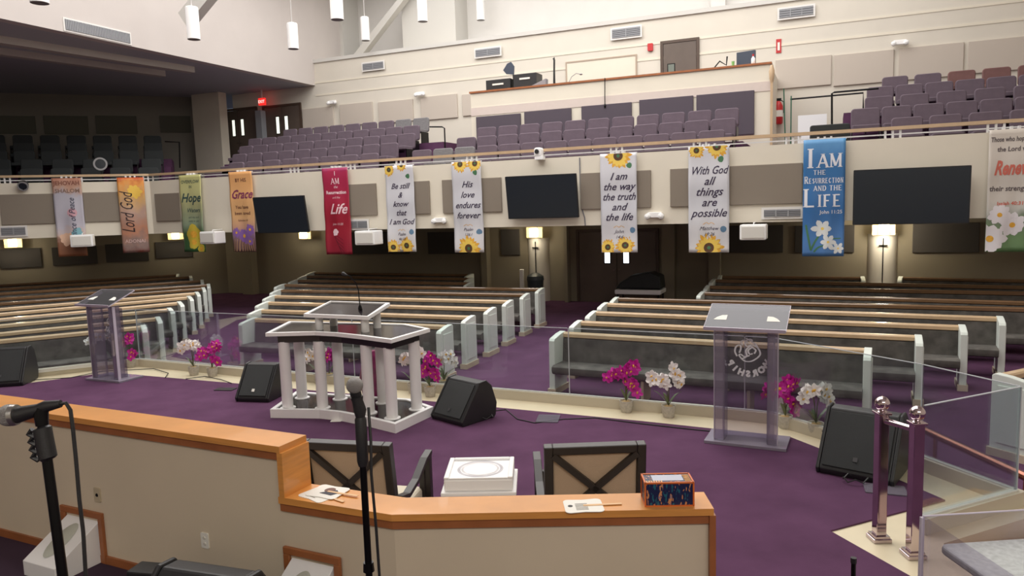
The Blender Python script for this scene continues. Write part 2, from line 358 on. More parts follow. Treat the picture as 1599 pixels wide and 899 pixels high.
# lower exterior steps at the stage's right side
st = MB()
for i in range(3): st.prism([Vector((2.75+.12*i, 4.55-.3*i)), Vector((4.3, 5.15-.3*i)), Vector((4.3, 4.85-.3*i)), Vector((2.75+.12*i, 4.25-.3*i))], NF, -.16*i-.17)
struct(st.build('stage_steps', [oakd]))
# ------------------------------------------------------------ balcony rail, panels, vents, screens
rl = thing('balcony_rail', 'pale oak balcony handrail with thin white bar and grouped posts', 'rail', M(0, 0, 3.38))
def lo(p): return (p-Vector((A0.x, A0.y, 3.38)))
rb = MB(); b2 = (n+m)/(1+n.dot(m))
def pl_strip(mb, t0, t1, z0, z1):
    p = strip_poly(t0, t1); p = [q-A0 for q in p]
    mb.prism([p[0], p[1], p[4], p[5]], z0-3.38, z1-3.38); mb.prism([p[1], p[2], p[3], p[4]], z0-3.38, z1-3.38)
pl_strip(rb, -.02, .1, 3.535, 3.6); rb.build('handrail', railw, rl)
rb = MB(); pl_strip(rb, .02, .045, 3.44, 3.465); rb.build('lower_bar', whitem, rl)
for px in (4, 117, 229, 301, 379, 459, 547, 626, 737, 963, 1093, 1238, 1393, 1553):
    fn, pt, rz = (SM, M, RM) if px > 231 else (SL, ML, RL)
    s_, _ = fn(px, 250, .03)
    for k in (-1, 0, 1):
        p = pt(s_+k*.13, .03); q = p.xy-A0
        MB().box(-.02, .02, -.02, .02, 0, .16).build('post', whitem, rl, loc=(q.x, q.y, 0), rot=rz)
def slab(s0, s1, t0, t1, z0, z1, ma, pt=M, rz=RM, name='acoustic_board'):
    w_, h_ = (s1-s0)/2, (z1-z0)/2
    return MB().box(-w_, w_, t0-t1, 0, -h_, h_).build(name, ma, loc=pt((s0+s1)/2, t1, (z0+z1)/2), rot=rz, bevel=.01)
def panel(px0, py0, px1, py1, t, ma, label, group, th=.05, fn=SM, pt=M, rz=RM, name='acoustic_panel', cat='wall panel'):
    s0, s1, z0, z1 = rect_on(px0, py0, px1, py1, t, fn)
    o = slab(s0, s1, t-th, t, z0, z1, ma, pt, rz)
    return tag(o, label, cat, group)
FP = ((1, 303, 85, 350, 'left of the torn-edged shalom banner', 1), (131, 300, 186, 346, 'between the first two banners', 1), (244, 297, 281, 339, 'left of the green hope banner', 0),
      (541, 287, 589, 333, 'right of the crimson banner', 0), (641, 284, 672, 332, 'right of the Be still banner', 0), (692, 282, 784, 329, 'behind the His love banner', 0),
      (907, 271, 1017, 324, 'behind the I am the way banner', 0), (1047, 256, 1253, 318, 'behind the With God banner', 0))
for x0, y0, x1, y1, d, lf in FP:
    if lf: panel(x0, y0, x1, y1, 0, taupe, 'taupe fabric panel on the balcony front '+d, 'taupe panels on the balcony front', fn=SL, pt=ML, rz=RL)
    else:
        s0, s1, _, _ = rect_on(x0, y0, x1, y1, 0)
        tag(slab(s0, s1, -.05, 0, 2.17, 2.99, taupe), 'taupe fabric panel on the balcony front '+d, 'wall panel', 'taupe panels on the balcony front')
def vent(px0, py0, px1, py1, t, label, fn=SM, pt=M, rz=RM, cells=2):
    s0, s1, z0, z1 = rect_on(px0, py0, px1, py1, t, fn); c = pt((s0+s1)/2, t, (z0+z1)/2); w2, h2 = (s1-s0)/2, (z1-z0)/2
    o = thing('air_vent', label, 'vent', c, rz, 'wall air vents')
    MB().box(-w2-.05, w2+.05, -.02, 0, -h2-.05, h2+.05).build('frame', wall2, o)
    g = MB().box(-w2, w2, -.025, -.02, -h2, h2)
    g.build('grille_back', ventm, o)
    g = MB(); k = max(4, int(h2*2/.05))
    for i in range(k): g.box(-w2, w2, -.04, -.025, -h2+2*h2*(i+.15)/k, -h2+2*h2*(i+.5)/k)
    for i in range(1, cells): x = -w2+2*w2*i/cells; g.box(x-.015, x+.015, -.045, -.025, -h2, h2)
    g.build('louvers', mat('louver_grey', (150, 152, 156), .5), o)
vent(567, 98, 599, 108, 6.44, 'small grey vent high on the back wall, leftmost above the balcony seats')
vent(743, 76, 781, 87, 6.44, 'grey vent high on the back wall above the sound booth rack boxes')
vent(956, 44, 1000, 58, 6.44, 'grey vent high on the back wall above the framed board')
vent(1217, 12, 1270, 26, 6.44, 'grey vent highest on the back wall, right of the brown booth door', cells=3)
vent(2, 355, 40, 367, -.01, 'grey vent low on the balcony front at the far left', SL, ML, RL)
vent(545, 345, 574, 356, -.01, 'grey vent low on the balcony front beside the crimson banner')
vent(1193, 327, 1250, 338, -.01, 'grey vent low on the balcony front beside the blue banner', cells=3)
def vent_left():
    # on the left upper wall, plane s = -10.5
    def SLW(x, y):
        d = ray(x, y); k = ((A0+u*-10.5).dot(u))/d.xy.dot(u); p = EYE+d*k; return (p.xy-A0).dot(n), p.z
    t0, za = SLW(101, 40); t1, zb = SLW(202, 58); z0 = (SLW(101, 48)[1]+SLW(202, 66)[1])/2; z1 = (SLW(101, 31)[1]+SLW(202, 52)[1])/2
    o = thing('air_vent', 'long grey vent on the high white left wall above the dark wing', 'vent', M(-10.5, (t0+t1)/2, (z0+z1)/2), RM+R(90), 'wall air vents')
    w2, h2 = abs(t1-t0)/2, (z1-z0)/2
    MB().box(-w2-.04, w2+.04, -.02, 0, -h2-.04, h2+.04).build('frame', wall2, o)
    MB().box(-w2, w2, -.03, -.02, -h2, h2).build('grille_back', ventm, o)
    g = MB()
    for i in range(40): x = -w2+2*w2*(i+.5)/40; g.box(x-.012, x+.012, -.045, -.03, -h2, h2)
    g.build('louvers', mat('louver_grey', (150, 152, 156), .5), o)
vent_left()
def tv(cx, cy, wpx, label, wd=1.72, hd=.98, tilt=8, yaw=0, zc=None):
    s_, z_ = SM(cx, cy, -.22)
    o = thing('television', label, 'television', M(s_, -.22, z_), (R(tilt), 0, RM+yaw), None)
    MB().rbox(-wd/2, wd/2, -.03, .02, -hd/2, hd/2, .015, 2).build('screen_frame', black, o)
    MB().box(-wd/2+.02, wd/2-.02, -.034, -.03, -hd/2+.02, hd/2-.02).build('screen', screen, o)
    MB().box(-.25, .25, .02, .2, -.2, .2).build('wall_bracket', blackm, o)
    return o
tv(439, 335, 82, 'black wall television on the balcony front, leftmost of three, by the orange grace banner', 1.75, 1.0)
tv(846, 307, 105, 'black wall television in the middle of the balcony front', 1.75, 1.0)
tv(1421, 306, 161, 'large black wall television right of the blue banner', 1.98, 1.07, 3)
# ------------------------------------------------------------ banners
SX = math.sin
def bury(o, vs, fs, name, ma, wid, off, D, parent):
    bm_ = bmesh.new(); vv = [bm_.verts.new((p.x, p.y, 0)) for p in vs]
    for f in fs:
        try: bm_.faces.new([vv[i] for i in f])
        except ValueError: pass
    bmesh.ops.triangulate(bm_, faces=bm_.faces[:])
    for _ in range(3):
        le = [e for e in bm_.edges if e.calc_length() > .07]
        if not le: break
        bmesh.ops.subdivide_edges(bm_, edges=le, cuts=1)
        bmesh.ops.triangulate(bm_, faces=bm_.faces[:])
    for q in bm_.verts: x_, z_ = q.co.x, q.co.y; q.co = (x_, D(x_, z_)-off, z_)
    me = bpy.data.meshes.new(name); bm_.to_mesh(me); bm_.free(); me.materials.append(ma)
    ob = bpy.data.objects.new(name, me); COL.objects.link(ob); ob.parent = parent; return ob
def clampv(vs, wid, h):
    for p in vs: p.x = max(-wid/2+.004, min(wid/2-.004, p.x)); p.y = max(-h+.004, min(-.004, p.y))
    return vs
def flower_geo(cx, cy, r, npet, r0=.25, rnd=.15, lo_=0, hi=360, wd=.9):
    vs = []; fs = []
    for i in range(npet):
        a = R(lo_+(hi-lo_)*i/npet+random.uniform(-4, 4)); L = r*(1+random.uniform(-rnd, rnd)); w_ = math.pi*r/npet*wd
        e = Vector((math.cos(a), math.sin(a))); q = Vector((-e.y, e.x)); c = Vector((cx, cy)); k = len(vs)
        for f, ww in ((r0, .4), (.6, 1.), (.85, .7), (1., .05)):
            for sg in (1, -1): p = c+e*L*f+q*w_*ww*sg; vs.append(Vector((p.x, p.y, 0)))
        for j in range(3): fs.append((k+2*j, k+2*j+1, k+2*j+3, k+2*j+2))
    return vs, fs
def disc_geo(cx, cy, r, seg=14, sq=1.):
    return [Vector((cx+r*math.cos(2*math.pi*i/seg), cy+sq*r*math.sin(2*math.pi*i/seg), 0)) for i in range(seg)], [tuple(range(seg))]
def stroke_geo(pts, wd):
    vs = []; fs = []
    # catmull-rom smoothing
    P = [Vector(p) for p in pts]; out = []
    for i in range(len(P)-1):
        p0 = P[max(i-1, 0)]; p1 = P[i]; p2 = P[i+1]; p3 = P[min(i+2, len(P)-1)]
        for k in range(6):
            t = k/6.; out.append(.5*((2*p1)+(p2-p0)*t+(2*p0-5*p1+4*p2-p3)*t*t+(3*p1-p0-3*p2+p3)*t**3))
    out.append(P[-1])
    for i, p in enumerate(out):
        d = (out[min(i+1, len(out)-1)]-out[max(i-1, 0)]).normalized(); q = Vector((-d.y, d.x))*wd/2*(.6+.5*abs(d.y))
        vs += [Vector((p.x+q.x, p.y+q.y, 0)), Vector((p.x-q.x, p.y-q.y, 0))]
    for i in range(len(out)-1): fs.append((2*i, 2*i+1, 2*i+3, 2*i+2))
    return vs, fs
yel = mat('sunflower_yellow', (226, 170, 60), .6, var=.15, scale=20); yel2 = mat('sunflower_pale', (240, 206, 96), .6); brn = mat('sunflower_heart', (92, 62, 40), .6, var=.3, scale=40)
grn = mat('print_green', (70, 120, 84), .6); blu = mat('print_blue', (96, 130, 160), .6)
def banner(tl, tr, bl, br, yt, yb, label, bm, left=False, k=0, fold=.02):
    fn, pt, rz = (SL, ML, RL) if left else (SM, M, RM)
    t = -.1 if not left else -.1
    s0 = fn(tl, yt, t)[0]; s1 = fn(tr, yt, t)[0]; xm = (tl+tr)/2; zt = fn(xm, yt, t)[1]; zb = fn((bl+br)/2, yb, t)[1]
    wd = s1-s0; h = zt-zb; o = thing('hanging_banner', label, 'banner', pt((s0+s1)/2, t, zt), rz, 'scripture banners on the balcony rail')
    ph = k*1.7
    def D(x, z):
        f = min(1, -z/h*1.5)
        return -.012-fold*f*(SX(x*9+ph+z*1.3)+.5*SX(x*17+ph*2-z*2))-.01*SX(z*7+ph)
    g = MB(); nx, nz = 14, 26; vs = []; fs = []
    for j in range(nz+1):
        for i in range(nx+1):
            x = -wd/2+wd*i/nx; z = -h*j/nz; vs.append((x, D(x, z), z))
    for j in range(nz):
        for i in range(nx): a = j*(nx+1)+i; fs.append((a, a+nx+1, a+nx+2, a+1))
    g.add(vs, fs); cl = g.build('cloth', bm, o, smooth=True)
    so = cl.modifiers.new('solid', 'SOLIDIFY'); so.thickness = .003; so.offset = 1
    MB().tube([(-wd/2-.01, .02, -.01), (wd/2+.01, .02, -.01)], .012).build('hanging_rod', whitem, o)
    for cx in (-.12, 0, .12): MB().box(cx-.02, cx+.02, .0, .12, -.02, .05).build('rail_clip', whitem, o)
    def txt(s, x, z, size, ma=ink, shear=.35, bold=.0, name='lettering', space=1., rot=0):
        vv, ff = text_geo(s, size, shear, bold, space=space)
        ww = max(p.x for p in vv)-min(p.x for p in vv); lim = (h*.55 if rot else wd*.9)-(0 if rot else 2*abs(x))
        if ww > lim:
            for p in vv: p.x *= lim/ww
        if rot:
            vv = [Vector((p.y*-math.sin(rot)+p.x*math.cos(rot), p.x*math.sin(rot)+p.y*math.cos(rot), 0)) for p in vv]
        vv = [Vector((p.x+x, p.y-z, 0)) for p in vv]
        return bury(o, clampv(vv, wd, h), ff, name, ma, wd, .008, D, o)
    def geo(gf, ma, name, off=.005): return bury(o, clampv(gf[0], wd, h), gf[1], name, ma, wd, off, D, o)
    return o, wd, h, txt, geo
def sunflower(geo, x, z, r, lo_=0, hi=360):
    geo(flower_geo(x, -z, r, 18, lo_=lo_, hi=hi), yel, 'sunflower_petals', .004); geo(flower_geo(x, -z, r*.8, 14, lo_=lo_+8, hi=hi), yel2, 'sunflower_petals', .006)
    geo(disc_geo(x, -z, r*.36), brn, 'sunflower_heart', .008); geo(disc_geo(x, -z, r*.13), grn, 'sunflower_centre', .01)
whb = banner_mat('white_banner_cloth', [(0, (214, 214, 220)), (.5, (206, 208, 216)), (1, (222, 220, 222))])
def white_banner(px, lines, ref, label, k, top, size=.15, bot=1):
    o, wd, h, txt, geo = banner(*px, label, whb, k=k)
    z = .62-.035*(len(lines)-4)
    dz = .225 if len(lines) == 5 else .25
    for s in lines: txt(s, 0, z, size*1.4, shear=.4, bold=.003); z += dz
    geo(stroke_geo([(-.12, -z+.06), (-.05, -z+.1), (0, -z+.07), (.05, -z+.1), (.12, -z+.06)], .012), yel, 'flourish')
    txt(ref[0], 0, z+.06, .11, shear=.4); txt(ref[1], 0, z+.18, .1, shear=.4)
    for (x, zz, r) in top: sunflower(geo, x*wd, zz, r)
    geo(flower_geo(.3*wd, -.28, .06, 3, 0), grn, 'leaf')
    if bot == 1: sunflower(geo, 0, h-.1, .3)
    else: sunflower(geo, .16*wd, h-.16, .21); sunflower(geo, -.32*wd, h-.12, .19)
    geo(flower_geo(.36*wd, -h+.5, .07, 4, 0), blu, 'butterfly')
white_banner((601, 645, 607, 650, 258, 393), ['Be still', '&', 'know', 'that', 'I am God'], ('Psalm', '46:10'), 'white sunflower banner reading Be still and know that I am God', 1, ((-.35, .1, .17), (.1, .0, .15)), .14, 2)
white_banner((705, 751, 712, 753, 252, 394), ['His', 'love', 'endures', 'forever'], ('Psalm', '136:1'), 'white sunflower banner reading His love endures forever', 2, ((-.2, .06, .2), (.3, .06, .2)), .15, 1)
white_banner((937, 994, 937, 991, 239, 394), ['I am', 'the way', 'the truth', 'and', 'the life'], ('John', '14:6'), 'white sunflower banner reading I am the way the truth and the life', 3, ((.0, .06, .3),), .16, 2)
white_banner((1075, 1139, 1077, 1135, 228, 394), ['With God', 'all', 'things', 'are', 'possible'], ('Matthew', '19:26'), 'white sunflower banner reading With God all things are possible', 4, ((-.3, .08, .17), (.2, .02, .24)), .17, 1)
# 1 shalom
bm = banner_mat('shalom_cloth', [(0, (176, 118, 96)), (.13, (196, 158, 138)), (.22, (180, 178, 190)), (.6, (184, 180, 192)), (.72, (196, 170, 160)), (.8, (132, 88, 66)), (1, (150, 96, 66))], .3)
bk = mat('banner_black_ink', (52, 36, 38), .6)
o, wd, h, txt, geo = banner(80, 126, 91, 138, 278, 400, 'pale lilac banner headed Jehovah Shalom, leftmost on the rail', bm, True, 5)
txt('JEHOVAH', 0, .2, .17, mat('brick_ink', (136, 84, 70), .6), 0, .004); txt('SHALOM', 0, .42, .16, mat('taupe_ink', (130, 104, 92), .6), 0, .002)
txt('Prince of Peace', .2*wd, 1.2, .22, mat('teal_ink', (60, 62, 84), .6), .35, .002, rot=R(90))
geo(disc_geo(.1*wd, -1.0, .13), mat('print_pink', (206, 160, 170), .6), 'print_patch'); geo(flower_geo(-.15*wd, -1.75, .2, 7, 0), mat('print_peach', (214, 176, 150), .6), 'print_leaves'); geo(flower_geo(.2*wd, -1.6, .16, 6, 0), mat('print_teal', (120, 168, 180), .6), 'print_leaves')
# 2 flame
bm = banner_mat('flame_cloth', [(0, (196, 84, 40)), (.1, (226, 150, 70)), (.25, (214, 170, 110)), (.45, (178, 146, 132)), (.7, (190, 132, 104)), (.85, (140, 116, 110)), (1, (120, 66, 58))], .5)
o, wd, h, txt, geo = banner(182, 224, 194, 236, 277, 394, 'fiery orange banner with large vertical handwriting', bm, True, 6)
txt('Lord God', .02*wd, 1.05, .5, bk, .4, .0, rot=R(90)); txt('ADONAI', 0, h-.3, .14, mat('pale_rose_ink', (206, 176, 170), .6), 0, .002)
geo(flower_geo(.12*wd, -.42, .2, 9, 0), mat('print_gold', (238, 196, 84), .6), 'print_flame')
# 3 hope
bm = banner_mat('hope_cloth', [(0, (206, 204, 140)), (.3, (196, 196, 142)), (.5, (150, 158, 126)), (.62, (140, 158, 132)), (.75, (66, 104, 62)), (1, (44, 90, 52))], .12)
tl = mat('hope_ink', (58, 84, 84), .6)
o, wd, h, txt, geo = banner(279, 313, 289, 319, 273, 393, 'yellow green hope banner with yellow roses at its foot', bm, k=7)
txt('OVERFLOW', 0, .24, .13, tl, 0, .002); txt('IN', 0, .38, .11, tl, 0, .002); txt('Hope', 0, .78, .36, tl, .4, .008); txt('Waters', .05, 1.08, .17, tl, .35, .002)
txt('and my soul', .05, 1.25, .08, tl, 0); txt('rests in you', .05, 1.36, .08, tl, 0)
for x, z, r in ((0, 1.72, .27), (.0, 1.95, .2), (.3, 2.15, .15)):
    geo(flower_geo(x*wd, -z, r, 8, 0, wd=1.3), mat('rose_yellow', (206, 184, 66), .6), 'rose_petals'); geo(disc_geo(x*wd, -z, r*.4), yel, 'rose_heart', .008)
# 4 grace
bm = banner_mat('grace_cloth', [(0, (236, 176, 116)), (.55, (226, 180, 128)), (.68, (196, 150, 130)), (.76, (140, 110, 140)), (.85, (120, 90, 90)), (1, (86, 60, 56))], .15)
pk = mat('plum_ink', (132, 56, 92), .6); bi = mat('brown_ink', (110, 66, 54), .6)
o, wd, h, txt, geo = banner(357, 393, 367, 399, 268, 393, 'orange grace banner with purple flowers at its foot', bm, k=8)
txt('BY HIS', 0, .28, .14, bi, 0, .002); txt('Grace', 0, .74, .34, pk, .4, .008); txt('You have', 0, 1.03, .13, bi, 0, .002); txt('been saved', 0, 1.2, .13, bi, 0, .002); txt('Ephesians 2:8', 0, 1.38, .07, bi, 0)
for x, z, r in ((.0, 1.8, .22), (-.3, 1.7, .13), (.3, 1.62, .16), (.25, 1.95, .13)):
    geo(flower_geo(x*wd, -z, r, 9, 0), mat('print_violet', (134, 96, 168), .6), 'violet_petals'); geo(disc_geo(x*wd, -z, r*.25), yel, 'violet_heart', .008)
for i in range(9): geo(stroke_geo([((-.45+.11*i)*wd, -h+.02), ((-.42+.1*i)*wd, -h+.2), ((-.38+.1*i)*wd, -h+.36)], .02), mat('print_straw', (176, 140, 104), .6), 'grass_blade')
# 5 crimson life
bm = banner_mat('crimson_cloth', [(0, (150, 50, 96)), (.06, (176, 46, 84)), (.5, (160, 34, 56)), (.7, (150, 30, 48)), (1, (150, 34, 56))], .3)
pw = mat('pink_white_ink', (238, 206, 214), .6)
o, wd, h, txt, geo = banner(503, 543, 512, 547, 262, 397, 'crimson banner reading I am the Resurrection and the Life', bm, k=9)
txt('I', 0, .2, .16, pw, 0, .003); 
sg = serif_geo('AM', .15); geo(([Vector((p.x, p.y-.42, 0)) for p in sg[0]], sg[1]), pw, 'lettering', .008)
txt('the', 0, .53, .1, pw, .3); txt('Resurrection', 0, .68, .12, pw, 0, .004); txt('and the', 0, .8, .08, pw, .3)
txt('Life', .04, 1.2, .38, pw, .4, .006); txt('John 11:25', 0, 1.5, .08, pw, .3)
geo(flower_geo(-.1*wd, -1.68, .1, 6, 0), pw, 'print_dove')
for i in range(6): geo(stroke_geo([(-.3*wd+.06*i, -1.6-.1*i), (-.1*wd+.03*i, -1.75-.1*i), (.2*wd, -1.9-.1*i)], .02), mat('dark_crimson_ink', (112, 22, 42), .6), 'print_swirl', .004)
# 10 blue
bm = banner_mat('blue_cloth', [(0, (96, 156, 206)), (.15, (58, 118, 176)), (.6, (52, 108, 168)), (1, (84, 130, 190))], .12)
bw_ = mat('banner_white_ink', (226, 228, 236), .6)
o, wd, h, txt, geo = banner(1255, 1321, 1251, 1318, 217, 400, 'bright blue banner with white lily reading I am the Resurrection and the Life', bm, k=10)
def ser(s, x, z, size, first=None, width=.8):
    a_, f_ = serif_geo(s, size, first, width); q_ = (max(p.x for p in a_)-min(p.x for p in a_)); lim = wd*.94-2*abs(x)
    for p in a_: p.x *= min(1, lim/q_)
    geo(([Vector((p.x+x, p.y-z, 0)) for p in a_], f_), bw_, 'lettering', .008)
ser('I', -.3*wd, .56, .38, width=.8); ser('AM', .14*wd, .56, .27, width=.75); ser('THE', -.1*wd, .7, .09)
ser('RESURRECTION', 0, .87, .1, .14, .6); ser('AND THE', .1*wd, 1.02, .1, None, .7); ser('LIFE', -.02*wd, 1.34, .24, .36, .62)
txt('John 11:25', .18*wd, 1.48, .1, bw_, 0, .001)
lil = mat('lily_print', (220, 224, 226), .6); 
for x, z, r in ((-.02, 1.78, .2), (.12, 2.05, .16), (.36, 2.18, .12)):
    geo(flower_geo(x*wd, -z, r, 6, 0, wd=.55), lil, 'lily_petals', .008); geo(disc_geo(x*wd, -z, r*.15), yel2, 'lily_heart', .01)
for pts in (((-.05, 1.85), (-.2, 2.05), (-.3, 2.22)), ((-.42, 1.7), (-.36, 1.95), (-.3, 2.2)), ((.42, 1.98), (.2, 1.98), (.1, 1.95)), ((.12, 2.1), (-.1, 2.15), (-.22, 2.25))):
    geo(stroke_geo([(p[0]*wd, -p[1]) for p in pts], .035), grn, 'lily_stem', .006)
# 11 renew
bm = banner_mat('renew_cloth', [(0, (214, 206, 196)), (.55, (206, 200, 192)), (.65, (190, 190, 184)), (.72, (120, 134, 112)), (.85, (110, 142, 96)), (1, (84, 118, 76))], .2)
co_ = mat('coral_ink', (206, 108, 92), .6); gi = mat('grey_ink', (96, 86, 88), .6)
o, wd, h, txt, geo = banner(1545, 1616, 1541, 1612, 201, 393, 'cream banner reading Renew their strength, cut by the right picture edge', bm, k=11)
txt('Those who hope in', 0, .22, .12, gi, .1, .003); txt('the Lord will', .05, .4, .12, gi, .1, .003); txt('Renew', .02, .82, .36, co_, .35, .012); txt('their strength', 0, 1.12, .13, gi, .1, .003); txt('Isaiah 40:31', .02, 1.38, .09, co_, .1, .002)
for x, z, r in ((-.2, 1.56, .19), (-.4, 2.0, .28), (.1, 1.75, .22)):
    geo(flower_geo(x*wd, -z, r, 9, 0), mat('daisy_print', (226, 222, 226), .6), 'daisy_petals', .008); geo(disc_geo(x*wd, -z, r*.22), yel, 'daisy_heart', .01)
# ------------------------------------------------------------ balcony seats
def make_seat(ma, name='theater_chair'):
    o = thing(name, '', 'seat', (0, 0, 0))
    MB().rbox(-.285, .285, -.035, .045, .4, .86, .07, 4).build('backrest', ma, o, smooth=True, bevel=.02, rot=(R(-6), 0, 0))
    MB().rbox(-.275, .275, -.5, -.04, .36, .46, .04, 3, 'z').build('seat_cushion', ma, o, bevel=.02)
    for sx in (-.27, .27): MB().box(sx-.012, sx+.012, -.42, .02, 0, .37).build('leg', blackm, o)
    return o
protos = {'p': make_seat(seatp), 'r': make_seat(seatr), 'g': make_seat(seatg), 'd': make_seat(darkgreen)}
used = set()
ORD = ['first', 'second', 'third', 'fourth', 'fifth', 'sixth', 'seventh', 'eighth', 'ninth', 'tenth', 'eleventh', 'twelfth', 'thirteenth', 'fourteenth', 'fifteenth', 'sixteenth', 'seventeenth', 'eighteenth', 'nineteenth', 'twentieth', 'twenty-first', 'twenty-second', 'twenty-third', 'twenty-fourth']
def seat(kind, loc, rz, label, group):
    p = protos[kind]
    o = p if kind not in used else copytree(p); used.add(kind)
    o.location = loc; o.rotation_euler = (0, 0, rz); tag(o, label, 'seat', group)
def seat_row(k, px0, px1, desc, group, kinds=None, fn=SM, pt=M, rz=RM, pitch=.6, y=200, z=None, t=None, n_=None, skip=()):
    t = .75+.9*k if t is None else t; z = 2.98+.33*k if z is None else z
    s0 = fn(px0, y, t)[0]; s1 = fn(px1, y, t)[0]; c = n_ or max(1, int((s1-s0)/pitch+.02))
    for i in range(c):
        if i in skip: continue
        kd = (kinds or {}).get(i, 'p'); nm = {'p': 'mauve', 'r': 'russet', 'g': 'speckled grey', 'd': 'dark'}[kd]
        seat(kd, pt(s0+(s1-s0)*(i+.5)/c, t, z), rz, '%s padded chair, %s from left, %s' % (nm, ORD[i], desc), group)
RN = ['the front row', 'the second row', 'the third row', 'the fourth row', 'the top row']
for k, (a, b) in enumerate(((741, 1133), (742, 1150), (742, 1156))): seat_row(k, a, b, RN[k]+' below the sound booth', 'seats below the sound booth', y=210)
seat_row(0, 640, 741, 'the short front run left of the booth seats', 'seats below the sound booth', {1: 'g', 2: 'g'}, y=235)
seat_row(1, 712, 741, 'second row stub by the booth aisle', 'seats below the sound booth', y=225)
for k, (a, b) in enumerate(((1388, 1640), (1328, 1640), (1345, 1640), (1352, 1640), (1372, 1640))):
    seat_row(k, a, b, RN[k]+' of the right balcony block', 'seats in the right balcony block', {2: 'r', 3: 'r', 4: 'r', 5: 'r', 6: 'r'} if k == 4 else None, y=160)
for k, (a, b) in enumerate(((350, 590), (358, 620), (370, 647), (385, 655), (440, 671))):
    seat_row(k, a, b, RN[k]+' of the left middle block', 'seats in the left middle block', {i: 'g' for i in range(7, 12)} if k == 4 else None, y=220)
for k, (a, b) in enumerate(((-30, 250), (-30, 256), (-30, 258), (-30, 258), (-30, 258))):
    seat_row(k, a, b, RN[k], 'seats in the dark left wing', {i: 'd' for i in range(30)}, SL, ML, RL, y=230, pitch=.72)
# fix wing wording
for o in sc.objects:
    if o.get('group') == 'seats in the dark left wing': o['label'] = o['label']+' in the unlit wing'
# ------------------------------------------------------------ sound booth
bs0 = SM(736, 180, 3.9)[0]; bs1 = SM(1203, 140, 3.9)[0]; BZ = 5.66
mbox('wall_booth_front', bs0, bs1, 3.9, 4.05, 2.9, BZ, wall)
mbox('wall_booth_left', bs0, bs0+.12, 4.05, 6.5, 2.9, BZ, wall)
mbox('wall_booth_right', bs1-.12, bs1, 4.05, 6.5, 2.9, BZ, wall)
mbox('booth_floor', bs0+.12, bs1-.12, 4.05, 6.5, 4.4, 4.5, carpet)
mbox('trim_5', bs0, bs1, 3.885, 3.9, BZ-.66, BZ-.42, pinkw)
mbox('trim_8', bs0-.03, bs1+.03, 3.86, 4.12, BZ, BZ+.05, oakd)
for i, (a, b, c, d) in enumerate(((745, 180, 814, 210), (820, 172, 893, 205), (909, 163, 987, 198), (999, 153, 1083, 190), (1088, 145, 1178, 190))):
    s0, s1, _, z1 = rect_on(a, b, c, d, 3.9)
    tag(slab(s0, s1, 3.83, 3.9, z1-1.1, z1, plumpan), 'dark plum fabric panel behind the booth seats, %s from the left' % ORD[i], 'wall panel', 'plum panels below the sound booth')
for i, (a, b, c, d) in enumerate(((474, 168, 522, 200), (532, 161, 583, 195), (592, 157, 646, 191), (658, 149, 715, 186), (723, 146, 760, 180), (1211, 90, 1298, 136), (1302, 82, 1395, 131), (1403, 71, 1504, 122), (1511, 60, 1625, 111))):
    s0, s1, _, _ = rect_on(a, b, c, d, 6.5)
    zt = 6.12 if i > 4 else 6.0
    s0_, s1_, z0_, z1_ = rect_on(a, b, c, d, 6.5)
    tag(slab(s0, s1, 6.44, 6.5, z0_, z1_, sand), 'sand coloured fabric panel on the upper back wall, %s from the left' % ORD[i], 'wall panel', 'sand panels on the upper back wall')
def wallpos(px, py, t=6.5): s_, z_ = SM(px, py, t); return M(s_, t, z_)
# booth door
def door(name, px0, py0, px1, t, zb, label, fn=SM, leaf=2, glassm=litglass, zt=None, win=(.55, .8), ww=.09, glass_on=True, winpx=None):
    ym = py0+30; s0 = fn(px0, ym, t)[0]; s1 = fn(px1, ym, t)[0]; zt = zt or fn((px0+px1)/2, py0, t)[1]; h = zt-zb; wd = s1-s0
    if winpx: win = tuple((fn((px0+px1)/2, q, t)[1]-zb)/h for q in winpx)
    o = thing(name, label, 'door', M((s0+s1)/2, t, zb), RM); o['kind'] = 'structure'
    f = MB(); f.box(-wd/2-.08, -wd/2, -.06, 0, 0, h+.08); f.box(wd/2, wd/2+.08, -.06, 0, 0, h+.08); f.box(-wd/2, wd/2, -.06, 0, h, h+.08); f.build('door_frame', frame_m, o)
    for i in range(leaf):
        x0 = -wd/2+wd*i/leaf+.01; x1 = -wd/2+wd*(i+1)/leaf-.01
        l = MB().box(x0, x1, -.045, 0, 0, h-.01).build('door_leaf', door_m, o)
        xc = x1-.24*(x1-x0) if (i == 0 and leaf == 2) else x0+.24*(x1-x0)
        if glass_on:
            MB().box(xc-ww/2-.025, xc+ww/2+.025, -.052, -.045, h*win[0]-.025, h*win[1]+.025).build('window_frame', blackm, l)
            MB().box(xc-ww/2, xc+ww/2, -.056, -.052, h*win[0], h*win[1]).build('pane', glassm, l)
        xh = x1-.07 if (i == 0 and leaf == 2) else x0+.07
        MB().tube([(xh-.03, -.05, h*.46), (xh-.03, -.09, h*.46), (xh+.03, -.09, h*.46), (xh+.03, -.05, h*.46)], .01, 6).build('handle', chrome, l)
    return o
door('door_1', 1036, 66, 1088, 6.5, 4.5, 'brown booth door with small window on the upper back wall', leaf=1, glassm=mat('dim_door_glass', (120, 128, 120), .2), win=(.5, .75), ww=.18)
door('door_2', 415, 166, 470, 6.5, 4.0, 'right pair of brown balcony doors with lit slit windows', zt=SM(445, 166, 6.5)[1], winpx=(208, 182), ww=.14)
door('door_3', 346, 172, 402, 6.5, 4.0, 'left pair of brown balcony doors with lit slit windows', zt=SM(375, 172, 6.5)[1], winpx=(212, 187), ww=.13)
